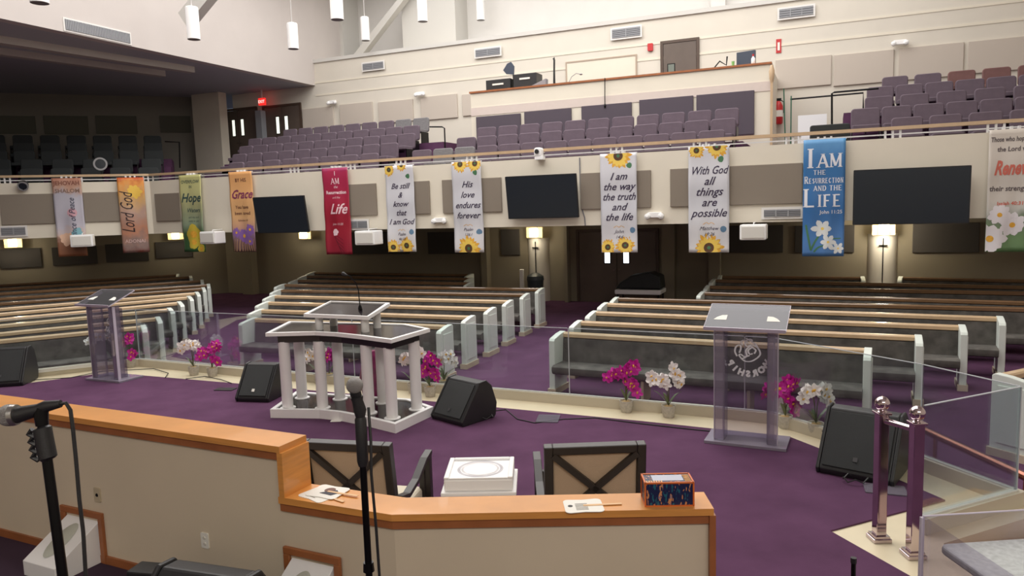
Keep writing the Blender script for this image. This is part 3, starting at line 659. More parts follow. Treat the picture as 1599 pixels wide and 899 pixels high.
s_, z_ = SM(408, 170, 6.4); mbox('wall_door_pier', s_-.14, s_+.14, 6.2, 6.5, 3.5, SM(405, 172, 6.2)[1], mat('pier_blue_grey', (150, 154, 160), .7))
s_, z_ = SM(405, 158, 6.0)
ex = thing('exit_sign', 'glowing red exit sign above the balcony doors', 'sign', M(s_, 6.15, z_), RM)
MB().box(-.15, .15, -.04, .04, -.13, .13).build('sign_box', exitm, ex)
vv, ff = text_geo('EXIT', .15, 0, .003); g = MB().add([(p.x, -.046, p.y-.05) for p in vv], ff); g.build('lettering', mat('exit_letters', (255, 190, 180), .5, emit=(255, 190, 180), es=1.6), ex)
MB().box(-.02, .02, -.02, .02, .13, 6.94-z_).build('hanger', whitem, ex)
# framed board on back wall
s0, s1, z0, z1 = rect_on(886, 93, 993, 150, 6.5)
bd = thing('framed_board', 'large cream board with thin brown frame behind the booth', 'board', M((s0+s1)/2, 6.5, 4.9), RM)
wd = s1-s0; hh = z1-4.9
MB().box(-wd/2, wd/2, -.03, 0, 0, hh).build('board', wall, bd)
f = MB(); f.box(-wd/2-.04, -wd/2, -.045, 0, 0, hh+.04); f.box(wd/2, wd/2+.04, -.045, 0, 0, hh+.04); f.box(-wd/2, wd/2, -.045, 0, hh, hh+.04); f.build('frame', mat('frame_tan', (176, 158, 140), .5), bd)
tag(MB().rbox(-.08, .08, -.07, 0, -.11, .11, .02).build('fire_alarm', red, loc=wallpos(1016, 74), rot=RM), 'small red fire alarm beside the booth door', 'fire alarm')
sg = thing('extinguisher_sign', 'narrow red and white sign on the back wall right of the booth', 'sign', wallpos(1216, 72), RM)
MB().box(-.07, .07, -.02, 0, -.19, .19).build('sign_plate', red, sg); MB().box(-.03, .03, -.025, -.02, -.12, .1).build('sign_mark', paper, sg)
def emlight(px, py, t, label):
    s_, z_ = SM(px, py, t); o = thing('emergency_light', label, 'emergency light', M(s_, t, z_), RM, 'twin head emergency lights')
    MB().rbox(-.16, .16, -.08, 0, -.05, .07, .03).build('housing', white, o, bevel=.01)
    for sx in (-.15, .15): MB().lathe([(.02, -.06), (.06, -.04), (.065, .02), (.03, .05)], (0, 0, 0), 12, mtx=Matrix.Translation((sx, -.1, -.02)) @ Matrix.Rotation(R(70), 4, 'X')).build('lamp_head', whitem, o, smooth=True)
emlight(657, 147, 6.42, 'white twin head emergency light above the sand panels left of the booth')
emlight(1405, 67, 6.42, 'white twin head emergency light above the right hand sand panels')
emlight(520, 160, 6.42, 'white twin head emergency light by the corner of the dark wing')
emlight(688, 344, 0, 'white twin head emergency light low on the balcony front left of the middle television')
emlight(1023, 336, 0, 'white twin head emergency light low on the balcony front between the two sunflower banners')
emlight(186, 354, 0.0, 'white twin head emergency light beside the fiery orange banner')
# booth gear
def onbooth(px, py, t=4.3): s_, z_ = SM(px, py, t); return s_, z_
def rack(px0, py0, px1, label, h):
    s0 = SM(px0, 140, 4.3)[0]; s1 = SM(px1, 140, 4.3)[0]; w2 = (s1-s0)/2
    o = thing('equipment_rack', label, 'equipment rack', M((s0+s1)/2, 4.55, 5.4), RM)
    zt = h-5.4+.1
    MB().box(-w2, w2, -.25, .25, -.3, zt).build('case', black, o, bevel=.01)
    MB().box(-w2*.45, w2*.45, -.27, -.25, zt-.17, zt-.12).build('light_strip', paper, o)
    g = MB()
    for i in range(4): g.box(-w2*.9+i*w2*.45, -w2*.9+i*w2*.45+.1, -.265, -.25, .06, .13)
    g.build('buttons', mat('gear_lilac', (170, 160, 180), .4), o)
rack(759, 130, 797, 'left black equipment rack on the sound booth', SM(778, 130, 4.4)[1])
rack(802, 120, 838, 'right taller black equipment rack on the sound booth', SM(820, 121, 4.4)[1])
s_, z_ = SM(796, 110, 4.5); o = thing('tilted_monitor', 'pentagon shaped dark screen on a pole above the booth', 'screen', M(s_, 4.5, z_), RM)
P5 = [(-.2, .02), (-.06, .2), (.06, .24), (.16, .1), (.14, -.14), (-.1, -.1)]
g = MB(); g.prism(P5, 0, .04, mtx=Matrix.Rotation(R(90), 4, 'X')); g.build('screen_panel', mat('slate_screen', (60, 68, 84), .4), o)
MB().tube([(.1, 0, -.1), (.14, .02, z_*-1+5.1)], .015).build('pole', blackm, o)
s_, z_ = SM(866, 115, 4.6); o = thing('booth_microphone_stand', 'thin dark microphone stand standing in the sound booth', 'microphone stand', M(s_, 4.6, 4.5), RM)
MB().tube([(0, 0, 0), (0, 0, SM(864, 90, 4.6)[1]-4.5)], .018).build('pole', blackm, o); MB().tube([(-.03, 0, 1.2), (0, 0, 2.0), (-.02, 0, SM(864, 91, 4.6)[1]-4.5)], [.03, .03, .03]).build('microphone', black, o)
MB().lathe([(.16, 0), (.16, .02), (.02, .05)], seg=16).build('base', blackm, o)
s_, z_ = SM(845, 133, 4.35); o = thing('grey_keyboard_case', 'small grey sloped case beside the right rack', 'case', M(s_, 4.35, 5.5), RM)
MB().prism([(-.25, 0), (.2, 0), (.22, .42), (-.22, .26)], 0, .2, mtx=Matrix.Rotation(R(90), 4, 'X')).build('case_body', mat('case_grey', (140, 140, 146), .6), o)
s_, z_ = SM(898, 120, 4.4); o = thing('gooseneck_lamp', 'thin curved grey lamp on the booth wall', 'lamp', M(s_-.15, 4.3, 5.5), RM)
MB().tube([(0, 0, 0), (0, 0, .28), (.08, 0, .42), (.22, 0, .5), (.34, 0, .47)], .01).build('neck', mat('case_grey', (140, 140, 146), .6), o)
MB().lathe([(.02, -.02), (.05, 0), (.02, .02)], (.36, 0, .46), 10).build('lamp_head', mat('case_grey', (140, 140, 146), .6), o); MB().lathe([(.06, -.1), (.06, 0), (.01, .03)], (0, 0, 0), 12).build('base', blackm, o)
s_, z_ = SM(1165, 93, 4.5); o = thing('computer_monitor', 'dark computer monitor at the right end of the sound booth', 'monitor', M(s_, 4.5, z_-.05), RM-R(15))
MB().rbox(-.25, .25, -.02, .03, -.22, .26, .01, 2).build('screen', mat('slate_screen', (60, 68, 84), .4), o); MB().box(-.03, .03, .0, .04, -.6, -.2).build('stand', blackm, o)
s_, z_ = SM(1122, 103, 4.35); o = thing('desk_microphone', 'black jointed desk microphone arm on the booth cap', 'microphone', M(s_, 4.2, BZ+.05), RM)
MB().tube([(-.35, 0, .02), (-.1, 0, .03), (.05, 0, .2), (.22, 0, .08), (.24, 0, .3)], .02).build('arm', blackm, o); MB().lathe([(.06, 0), (.06, .03), (.02, .04)], (-.1, 0, 0), 12).build('base', blackm, o)
s_, z_ = SM(1147, 102, 4.3)
o = thing('green_cup', 'tiny green cup on the booth cap', 'cup', M(s_, 3.98, BZ+.05), RM); MB().lathe([(.03, 0), (.04, .12), (.035, .12), (.028, .01)], seg=12).build('cup_body', mat('lime', (130, 190, 110), .5), o)
s_, z_ = SM(1178, 98, 4.3); o = thing('spray_bottle', 'white bottle with red cap beside the computer monitor', 'bottle', M(s_, 3.98, BZ+.05), RM)
MB().lathe([(.04, 0), (.05, .02), (.05, .14), (.02, .18), (.02, .2)], seg=12).build('bottle_body', white, o, smooth=True); MB().lathe([(.025, .2), (.025, .25)], seg=10).build('bottle_cap', red, o)
# hanging cable microphone below booth
s_, z_ = SM(944, 145, 3.8); o = thing('wall_cable', 'thin dark cable hanging down the booth wall', 'cable', M(s_, 3.82, BZ-.75), RM)
MB().tube([(0, 0, 0), (0, 0, .3), (.01, 0, .8)], .012).build('cable_run', blackm, o); MB().lathe([(.02, 0), (.03, .05), (.02, .1)], (0, 0, 0), 8).build('connector', blackm, o)
# right end wooden post, extinguisher, easel, board
s_, z_ = SM(1204, 160, 3.8)
o = thing('wooden_post', 'slim golden wooden post with clock at the right end of the booth', 'post', M(s_+.02, 3.7, 3.4), RM)
MB().box(-.03, .03, -.03, .03, -.4, SM(1204, 114, 3.7)[1]-3.4).build('post_shaft', railw, o); MB().lathe([(.03, 0), (.06, .12), (.07, .3), (.03, .45)], (0, 0, 1.75), 12).build('ornament', railw, o, smooth=True)
def extinguisher(px, py):
    s_, z_ = SM(px, py, 6.2); o = thing('fire_extinguisher', 'red fire extinguisher on the wall right of the sound booth', 'fire extinguisher', M(s_, 6.25, z_-.35), RM)
    MB().lathe([(.1, 0), (.125, .03), (.125, .5), (.08, .6), (.04, .64)], seg=18).build('cylinder', red, o, smooth=True)
    MB().lathe([(.127, .2), (.127, .38)], seg=18).build('label_band', paper, o); MB().box(-.05, .08, -.02, .02, .64, .72).build('valve', blackm, o)
    MB().tube([(.05, 0, .68), (.15, -.02, .6), (.15, -.02, .3)], .015).build('hose', black, o); MB().box(-.03, .03, .1, .25, .2, .5).build('bracket', blackm, o)
extinguisher(1215, 174)
o = thing('green_easel', 'dark green metal stand with tray right of the extinguisher', 'stand', M(SM(1231, 205, 4.2)[0], 4.2, 3.4), RM)
MB().tube([(-.06, 0, 0), (-.12, 0, SM(1228, 138, 4.2)[1]-3.4)], .015).build('upright', green, o); MB().tube([(.06, 0, 0), (.06, 0, SM(1233, 150, 4.2)[1]-3.4)], .015).build('upright', green, o)
MB().box(-.2, .2, -.12, .12, .0, .22).build('tray', green, o)
s0, s1, z0, z1 = rect_on(1246, 179, 1291, 206, 3.2)
tag(MB().box(s0, s1, 3.2, 3.24, 3.2, z1).build('white_board', mat('board_white', (238, 240, 242), .5), loc=M(0, 0), rot=RM), 'blank white board standing between the stand and right seats', 'board')
def pipe_rail(label, pts, t):
    q = [(*SM(p[0], p[1], t),) for p in pts]; o = thing('pipe_rail', label, 'rail', M(q[0][0], t, q[0][1]), RM, 'black pipe handrails on the balcony')
    MB().tube([(s_-q[0][0], 0, z_-q[0][1]) for s_, z_ in q], .022).build('pipe', blackm, o)
pipe_rail('black pipe handrail nearest the right hand seats', [(1299, 215), (1299, 146), (1303, 144), (1372, 138)], 2.6)
pipe_rail('thin black rail between the stand and the black pipe handrail', [(1234, 155), (1348, 145), (1348, 175)], 4.6)
pipe_rail('black pipe handrail beside the left middle seats', [(671, 198), (690, 198), (694, 200), (696, 250)], 3.6)
pipe_rail('black pipe handrail beside the left wing seats', [(258, 221), (280, 222), (281, 262)], 3.0)
o = thing('covered_speaker', 'low dark green covered box in front of the right hand seats', 'box', M(SM(1296, 195, 1.0)[0], .62, 2.98), RM)
MB().rbox(-.38, .38, -.2, .2, 0, .78, .05).build('cover', darkgreen, o, bevel=.02); MB().box(-.3, .3, -.205, -.2, .1, .6).build('front_panel', black, o)
# small things on the rail: camera, spotlights
s_, z_ = SM(842, 241, -.1); o = thing('ptz_camera', 'small white pan tilt camera on the balcony rail', 'camera', M(s_, -.1, 3.4), RM)
MB().box(-.09, .12, -.08, .08, -.06, .02).build('base', white, o, bevel=.01); MB().rbox(-.1, .08, -.09, .09, .02, .22, .05).build('camera_body', white, o, bevel=.02)
MB().lathe([(.05, 0), (.05, .03), (.03, .03)], (0, 0, 0), 14, mtx=Matrix.Translation((-.02, -.09, .13)) @ Matrix.Rotation(R(90), 4, 'X')).build('lens', black, o)
def spot(px, py, t, label, tilt, r=.12, stem=.2):
    s_, z_ = SL(px, py, t); o = thing('stage_spotlight', label, 'spotlight', ML(s_, t, z_), RL, 'round black spotlights on the balcony rail')
    mt = Matrix.Rotation(R(90)+tilt, 4, 'X')
    MB().lathe([(r*.6, -.2), (r*.9, -.1), (r, 0), (r, .03)], seg=20, mtx=mt).build('housing', black, o, smooth=True)
    MB().lathe([(r*.75, .031), (r, .031), (r, .05), (r*.75, .05), (r*.75, .031)], seg=20, mtx=mt).build('bezel', mat('grey_rim', (150, 150, 152), .4), o)
    MB().lathe([(r*.74, .032), (r*.1, .034)], seg=20, mtx=mt).build('lens', screen, o)
    MB().box(-.02, .02, 0, .03, -r-stem, -r+.02).build('yoke', blackm, o)
spot(157, 256, .05, 'round spotlight with grey rim standing on the rail above the fiery banner', 0, .19, .12)
spot(36, 290, -.15, 'round black spotlight clamped to the balcony front at far left', R(25), .14, -.2)
# projector-like white speakers hanging below the fascia
def ceilbox(px, py, label, left=False, w_=.5):
    fn, pt, rz = (SL, ML, RL) if left else (SM, M, RM); t = -.38
    s_, z_ = fn(px, py, t); o = thing('hanging_projector', label, 'projector', pt(s_, t, z_), rz, 'white hanging projectors')
    k = w_/.5
    MB().rbox(-.24*k, .24*k, -.2, .2, -.17*k, .12*k, .03).build('case', white, o, bevel=.02)
    MB().box(-.2*k, .2*k, -.22, -.2, -.13*k, .08*k).build('front_panel', mat('case_ivory', (222, 220, 214), .5), o)
    MB().tube([(0, 0, .12*k), (0, .02, .15*k), (0, .38, .15*k)], .012).build('mount_arm', whitem, o)
ceilbox(129, 374, 'white projector hanging in front of the shalom banner', True, .6)
ceilbox(332, 369, 'white projector hanging between the hope and grace banners', False, .6)
ceilbox(576, 369, 'white projector hanging right of the crimson banner', False, .62)
ceilbox(1177, 360, 'white projector hanging left of the blue banner', False, .54)
# cable on the fascia
q = [SM(*p, -.02) for p in ((905, 246), (906, 285), (908, 323), (913, 340), (914, 352))]
o = MB().tube([(s_-q[0][0], 0, z_-q[0][1]) for s_, z_ in q], .012, 6).build('fascia_cable', mat('cable_grey', (110, 112, 124), .5), loc=M(q[0][0], -.02, q[0][1]), rot=RM)
tag(o, 'grey cable running down the balcony front right of the middle television', 'cable')
# pendants
def pendant(px, py0, py1, dia_px, label, rod_top=11.2):
    dd = .3; k = dd*F/dia_px; d = ray(px, (py0+py1)/2); p = EYE+d*k; zt = EYE.z+ray(px, py0).z*k; zb = EYE.z+ray(px, py1).z*k
    o = thing('pendant_lamp', label, 'lamp', (p.x, p.y, zb), 0, 'white cylinder pendant lamps')
    h = zt-zb
    MB().lathe([(.15, 0), (.15, h), (.13, h+.02), (.02, h+.04)], seg=24).build('cylinder_shade', white, o, smooth=True)
    MB().lathe([(.14, -.004), (.01, -.002)], seg=24).build('reflector', mat('grey_reflector', (120, 116, 116), .5), o)
    MB().tube([(0, 0, h), (0, 0, 11.2-zb)], .012, 6).build('rod', mat('rod_grey', (190, 188, 186), .5), o)
pendant(59, -55, 4, 27, 'white cylinder pendant cut by the top edge, leftmost')
pendant(301, 13, 61, 19.5, 'white cylinder pendant hanging before the left wall, nearest the long vent')
pendant(457, 38, 76, 16.5, 'white cylinder pendant hanging lowest, right of the first long one')
pendant(525, -30, 30, 20, 'white cylinder pendant cut by the top edge beside the diagonal brace')
pendant(570, 28, 63, 13.5, 'short white cylinder pendant in front of the diagonal brace')
pendant(659, -20, 33, 15.5, 'white cylinder pendant in front of the grey pier')
pendant(750, -15, 31, 13, 'white cylinder pendant right of the grey pier')
# roof braces
def brace(pa, pb, t, wd_, nm):
    (sa, za), (sb_, zb_) = SM(*pa, t), SM(*pb, t); d = Vector((sb_-sa, zb_-za)); L = d.length; d.normalize(); q = Vector((-d.y, d.x))*wd_/2
    e = d*3
    vs = [(sa+q.x, za+q.y), (sa-q.x, za-q.y), (sb_-q.x+e.x, zb_-q.y+e.y), (sb_+q.x+e.x, zb_+q.y+e.y)]
    vs = [(a, min(b, 11.2)) for a, b in vs]
    g = MB(); vv = [Vector((a, y, b)) for y in (-.15, .15) for a, b in vs]
    g.add(vv, [(3, 2, 1, 0), (4, 5, 6, 7), (0, 1, 5, 4), (1, 2, 6, 5), (2, 3, 7, 6), (3, 0, 4, 7)])
    struct(g.build(nm, greyw, loc=M(0, t), rot=RM))
brace((553, 98), (611, 0), 8.0, .3, 'trim_6')
brace((291, 32), (317, 0), -.5, .45, 'trim_7')
# ------------------------------------------------------------ under the balcony
for i, (a, b, c, d) in enumerate(((-5, 181, 56, 209), (69, 181, 138, 210), (150, 181, 214, 209), (250, 181, 298, 207))):
    s0, s1, z0, z1 = rect_on(a, b, c, d, 7.3, SL)
    tag(slab(s0, s1, 7.24, 7.3, z0, z1, mat('moss_panel_fabric', (92, 92, 82), .9), ML, RL), 'dim moss coloured panel on the wing back wall, %s from left' % ORD[i], 'wall panel', 'panels on the wing back wall')
def upanel(px0, py0, px1, py1, desc, left=False):
    fn, pt, rz = (SL, ML, RL) if left else (SM, M, RM)
    s0, s1, z0, z1 = rect_on(px0, py0, px1, py1, 4.9, fn)
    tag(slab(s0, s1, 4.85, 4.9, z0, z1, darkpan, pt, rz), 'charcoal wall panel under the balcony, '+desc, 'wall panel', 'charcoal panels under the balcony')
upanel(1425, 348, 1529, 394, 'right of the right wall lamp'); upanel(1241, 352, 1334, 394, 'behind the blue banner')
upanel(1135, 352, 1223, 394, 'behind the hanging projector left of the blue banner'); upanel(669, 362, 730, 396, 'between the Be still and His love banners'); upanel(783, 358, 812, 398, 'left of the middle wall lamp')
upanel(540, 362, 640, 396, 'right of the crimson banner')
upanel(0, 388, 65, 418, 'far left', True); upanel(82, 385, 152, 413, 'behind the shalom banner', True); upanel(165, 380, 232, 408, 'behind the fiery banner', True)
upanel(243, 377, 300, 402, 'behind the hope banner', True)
def sconce(px, py, desc, left=False, e=9, pil=True):
    fn, pt, rz = (SL, ML, RL) if left else (SM, M, RM); t = 4.55
    s_, z_ = fn(px, py, t)
    if pil:
        g = MB(); g.lathe([(.36, NF), (.36, 1.25), (.36, 1.3)], seg=24); o = struct(g.build('wall_column', mat('column_plaster', (214, 208, 196), .7), loc=pt(s_, 5.0, 0), smooth=True))
        c = thing('wall_cross', 'thin dark cross on the pale column '+desc, 'cross', pt(s_, 4.62, 0), rz)
        MB().box(-.012, .012, -.015, .01, NF+.3, 1.2).build('upright', blackm, c); MB().box(-.1, .1, -.015, .01, 1.0, 1.025).build('crossbar', blackm, c)
    o = thing('wall_sconce', 'glowing cream wall lamp '+desc, 'lamp', pt(s_, t, z_), rz, 'glowing wall lamps under the balcony')
    MB().box(-.12, .12, -.12, .02, -.13, .13).build('lamp_shade', shade, o, bevel=.02); MB().box(-.26, .26, .02, .1, -.16, .16).build('backplate', mat('lamp_plate', (220, 200, 150), .5), o)
    l = bpy.data.lights.new('sconce_bulb', 'POINT'); l.energy = e*1.8; l.color = (1, .9, .72); l.shadow_soft_size = .12
    lo_ = bpy.data.objects.new('sconce_bulb', l); COL.objects.link(lo_); lo_.parent = o; lo_.location = (0, -.3, -.05)
sconce(834, 363, 'beneath the middle television'); sconce(1380, 357, 'beneath the large right television', e=24)
sconce(475, 366, 'by the left television', e=6, pil=False)
sconce(274, 367, 'beside the hope banner', True, 5, False); sconce(20, 379, 'at the far left', True, 9, False)
door('door_4', 905, 372, 1025, 4.9, NF, 'brown double doors under the balcony with bright windows', glassm=litbright, win=(.56, .74), ww=.16, zt=1.45)
for px, wd_ in ((758, .2), (1044, .35), (1116, .3), (388, .5), (885, .1)):
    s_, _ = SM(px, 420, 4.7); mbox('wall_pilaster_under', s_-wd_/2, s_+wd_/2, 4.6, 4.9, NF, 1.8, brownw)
# covered piano / table
s_, z_ = SM(1000, 446, 3.2)
o = thing('covered_table', 'table under a black cover with white edge by the rear doors', 'table', M(s_, 3.2, NF), RM)
hw = .62
MB().rbox(-hw, hw, -.35, .35, .5, .62, .03).build('table_top', whitem, o, bevel=.01)
g = MB(); g.prism([(-hw, .64), (hw, .64), (hw*.95, .98), (hw*.5, 1.08), (-hw*.3, 1.0), (-hw*.8, .8)], -.3, .3, mtx=Matrix.Rotation(R(90), 4, 'X')); g.build('cover', mat('black_cover', (22, 26, 26), .6), o, bevel=.04)
for sx in (-.55, .55):
    for sy in (-.28, .28): MB().box(sx-.02, sx+.02, sy-.02, sy+.02, 0, .5).build('leg', blackm, o)
s_, z_ = SM(838, 440, 4.0)
o = thing('waste_bin', 'dark rounded bin with lid standing below the middle wall lamp', 'bin', M(s_, 3.9, NF), RM)
MB().lathe([(.2, 0), (.24, .7), (.25, .75)], seg=18).build('bin_body', mat('bin_slate', (52, 60, 62), .5), o, smooth=True); MB().lathe([(.26, .75), (.24, .86), (.1, .95)], seg=18).build('lid', mat('bin_slate', (52, 60, 62), .5), o, smooth=True)
s_, z_ = SM(817, 435, 4.1)
o = thing('folded_stand', 'pale folded post leaning next to the dark bin', 'stand', M(s_, 4.0, NF), RM)
MB().box(-.06, .06, -.05, .05, 0, 1.05).build('post_shaft', paper, o, bevel=.02); MB().box(-.12, .12, -.12, .12, 0, .05).build('base', blackm, o)
# ------------------------------------------------------------ pews
def pew(a, b, label, group, wood=pewwood, ends=(1, 1), ztop=.28):
    A = Z(*a, ztop); B = Z(*b, ztop); d = (B-A).xy; L = d.length; rz = math.atan2(d.y, d.x)
    o = thing('pew', label, 'pew', (A.x, A.y, NF), rz, group); hh = ztop-NF; T = .095
    x0, x1 = (T if ends[0] else 0), L-(T if ends[1] else 0)
    def along(poly, name, ma, bev=0, sm=False):
        g = MB(); vs = [(x, y, z) for x in (x0, x1) for y, z in poly]; k = len(poly)
        g.add(vs, [tuple(range(k)), tuple(range(k, 2*k))[::-1]]+[(i, k+i, k+(i+1) % k, (i+1) % k) for i in range(k)])
        return g.build(name, ma, o, bevel=bev, smooth=sm)
    along([(.0, hh-.085), (.035, hh-.085), (.075, hh-.075), (.075, hh-.01), (.06, hh), (-.015, hh), (-.03, hh-.02), (-.03, hh-.07)], 'top_rail', wood)
    along([(-.03, hh-.087), (.03, hh-.087), (-.02, .34), (-.09, .34)], 'backrest', grey_up)
    along([(-.08, .34), (-.08, .47), (-.45, .48), (-.5, .46), (-.51, .41), (-.49, .36), (-.45, .34)], 'seat_cushion', grey_up, 0, True)
    nleg = max(0, int(L/1.6)); 
    for i in range(1, nleg+1):
        x = L*i/(nleg+1); MB().box(x-.02, x+.02, -.42, -.06, 0, .34).build('support', pewplinth, o)
    for e, x in ((0, 0.), (1, L-T)):
        if not ends[e]: continue
        g = MB(); prof = [(-.4, .0), (.09, 0), (.09, hh-.01), (.06, hh+.012), (-.1, hh), (-.35, hh-.045), (-.38, hh-.08)]
        vs = [(xx, y, z) for xx in (x, x+T) for y, z in prof]; k = len(prof)
        g.add(vs, [tuple(range(k)), tuple(range(k, 2*k))[::-1]]+[(i, k+i, k+(i+1) % k, (i+1) % k) for i in range(k)])
        p = g.build('end_panel', pewwhite, o, bevel=.008)
        xx = x-.012 if e == 0 else x+T; 
        MB().box(min(xx, xx+.012), max(xx, xx+.012), -.31, .02, .16, hh-.11).build('raised_moulding', pewwhite, p, bevel=.005)
        MB().box(x-.02, x+T+.02, -.42, .11, 0, .09).build('plinth', pewplinth, p)
        MB().rbox(x-.005, x+T+.005, -.4, .095, hh-.0, hh+.02, .01, 2, 'z').build('end_cap', wood, p) if False else None
    return o
def ext(a, b, x):   # extend line a-b to image x
    k = (x-a[0])/(b[0]-a[0]); return (x, a[1]+(b[1]-a[1])*k)
rt = [((872, 518), (1362, 545)), ((900, 501), (1440, 524.5)), ((924, 486), (1508, 508.5)), ((942, 473), (1567, 495))]
for i, (a, b) in enumerate(rt): pew(a, b, 'grey upholstered pew, %s row from the stage in the right block' % ORD[i], 'pews in the right block')
for i, (a, b) in enumerate((((959, 464.5), (1350, 474)), ((1094, 455.6), (1350, 463)), ((1102.5, 446), (1350, 450.6)), ((1112, 436), (1350, 441)))):
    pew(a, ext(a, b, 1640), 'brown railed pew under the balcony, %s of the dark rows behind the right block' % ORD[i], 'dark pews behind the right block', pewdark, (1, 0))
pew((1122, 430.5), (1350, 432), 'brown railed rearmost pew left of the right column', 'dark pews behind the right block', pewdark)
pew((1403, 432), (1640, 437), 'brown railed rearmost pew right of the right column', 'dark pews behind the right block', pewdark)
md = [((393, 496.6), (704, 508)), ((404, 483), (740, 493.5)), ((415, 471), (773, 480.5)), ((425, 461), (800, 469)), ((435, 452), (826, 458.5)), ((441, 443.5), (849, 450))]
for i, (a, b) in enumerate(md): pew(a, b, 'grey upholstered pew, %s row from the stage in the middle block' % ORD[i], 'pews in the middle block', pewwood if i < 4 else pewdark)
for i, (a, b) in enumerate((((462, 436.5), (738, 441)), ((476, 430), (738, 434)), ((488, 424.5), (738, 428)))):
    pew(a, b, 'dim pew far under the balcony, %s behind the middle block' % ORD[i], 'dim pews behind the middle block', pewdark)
lf = [((0, 530), (228, 508)), ((0, 519), (250, 495)), ((0, 506.6), (268, 481)), ((0, 497), (283, 471)), ((0, 488.6), (298, 462.5)), ((0, 481), (310, 456)), ((0, 472.5), (320, 449)), ((0, 465), (328, 443.5))]
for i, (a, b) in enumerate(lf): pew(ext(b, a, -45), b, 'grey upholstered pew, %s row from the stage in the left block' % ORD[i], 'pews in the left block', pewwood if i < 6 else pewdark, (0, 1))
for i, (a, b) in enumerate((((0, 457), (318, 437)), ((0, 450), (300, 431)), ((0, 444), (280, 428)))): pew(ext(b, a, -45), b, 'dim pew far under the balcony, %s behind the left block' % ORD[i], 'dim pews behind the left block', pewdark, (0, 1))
pew((1562, 586), (1700, 556), 'front pew cut by the right picture edge beyond the stage corner', 'pews in the right block', pewwood, (1, 0))
# copper handrail
A_, B_ = Z(1436, 668, .0), Z(1640, 762, .0)
o = thing('step_handrail', 'copper coloured handrail sloping beyond the glass at the stage corner', 'handrail', (A_.x, A_.y, NF), 0)
MB().tube([(0, 0, .64), (B_.x-A_.x, B_.y-A_.y, .64)], .036, 12).build('rail', copper, o, smooth=True)
for k in (.15, .85): MB().tube([((B_.x-A_.x)*k, (B_.y-A_.y)*k, 0), ((B_.x-A_.x)*k, (B_.y-A_.y)*k, .64)], .02).build('support', copper, o)
# ------------------------------------------------------------ glass railing
def glass_panel(a, b, label, h=.82, z0=.06):
    d = b-a; L = d.length; rz = math.atan2(d.y, d.x)
    o = thing('glass_panel', label, 'glass railing', (a.x, a.y, z0), rz, 'clear glass railing panels on the stage edge')
    MB().box(.01, L-.01, -.006, .006, 0, h).build('pane', glass, o)
    MB().box(.01, L-.01, -.0065, .0065, h, h+.006).build('top_edge', glassedge, o)
    MB().box(-.002, .006, -.0065, .0065, .04, h).build('side_edge', glassedge, o)
    MB().box(0, L, -.016, .016, 0, .05).build('base_channel', mat('channel_alu', (214, 214, 208), .4), o)
gc = offs(curb, .045)
s_mid = Vector((Z(895, 617, .06).x, Z(895, 617, .06).y))
gp = [gc[0], gc[2], gc[3], None, None, gc[6], gc[7], gc[9], gc[10]]
k = (895-800)/(1108-800); mid1 = gc[5]+(gc[6]-gc[5])*k; 
gp = [gc[0], gc[3], gc[4]+(gc[5]-gc[4])*.45, mid1, gc[6]+(gc[7]-gc[6])*.55, gc[7], gc[8], gc[9], gc[10]]
nm = ['at the far left behind the left lectern', 'behind the white orchids left of the pulpit', 'behind the pulpit', 'behind the magenta orchid in the middle', 'beside the right clear lectern', 'behind the right floor monitor', 'short one at the bend', 'at the stage corner, turning back to the posts']
for i in range(8): glass_panel(gp[i], gp[i+1], 'clear glass railing panel '+nm[i], .82 if i < 5 else .82)
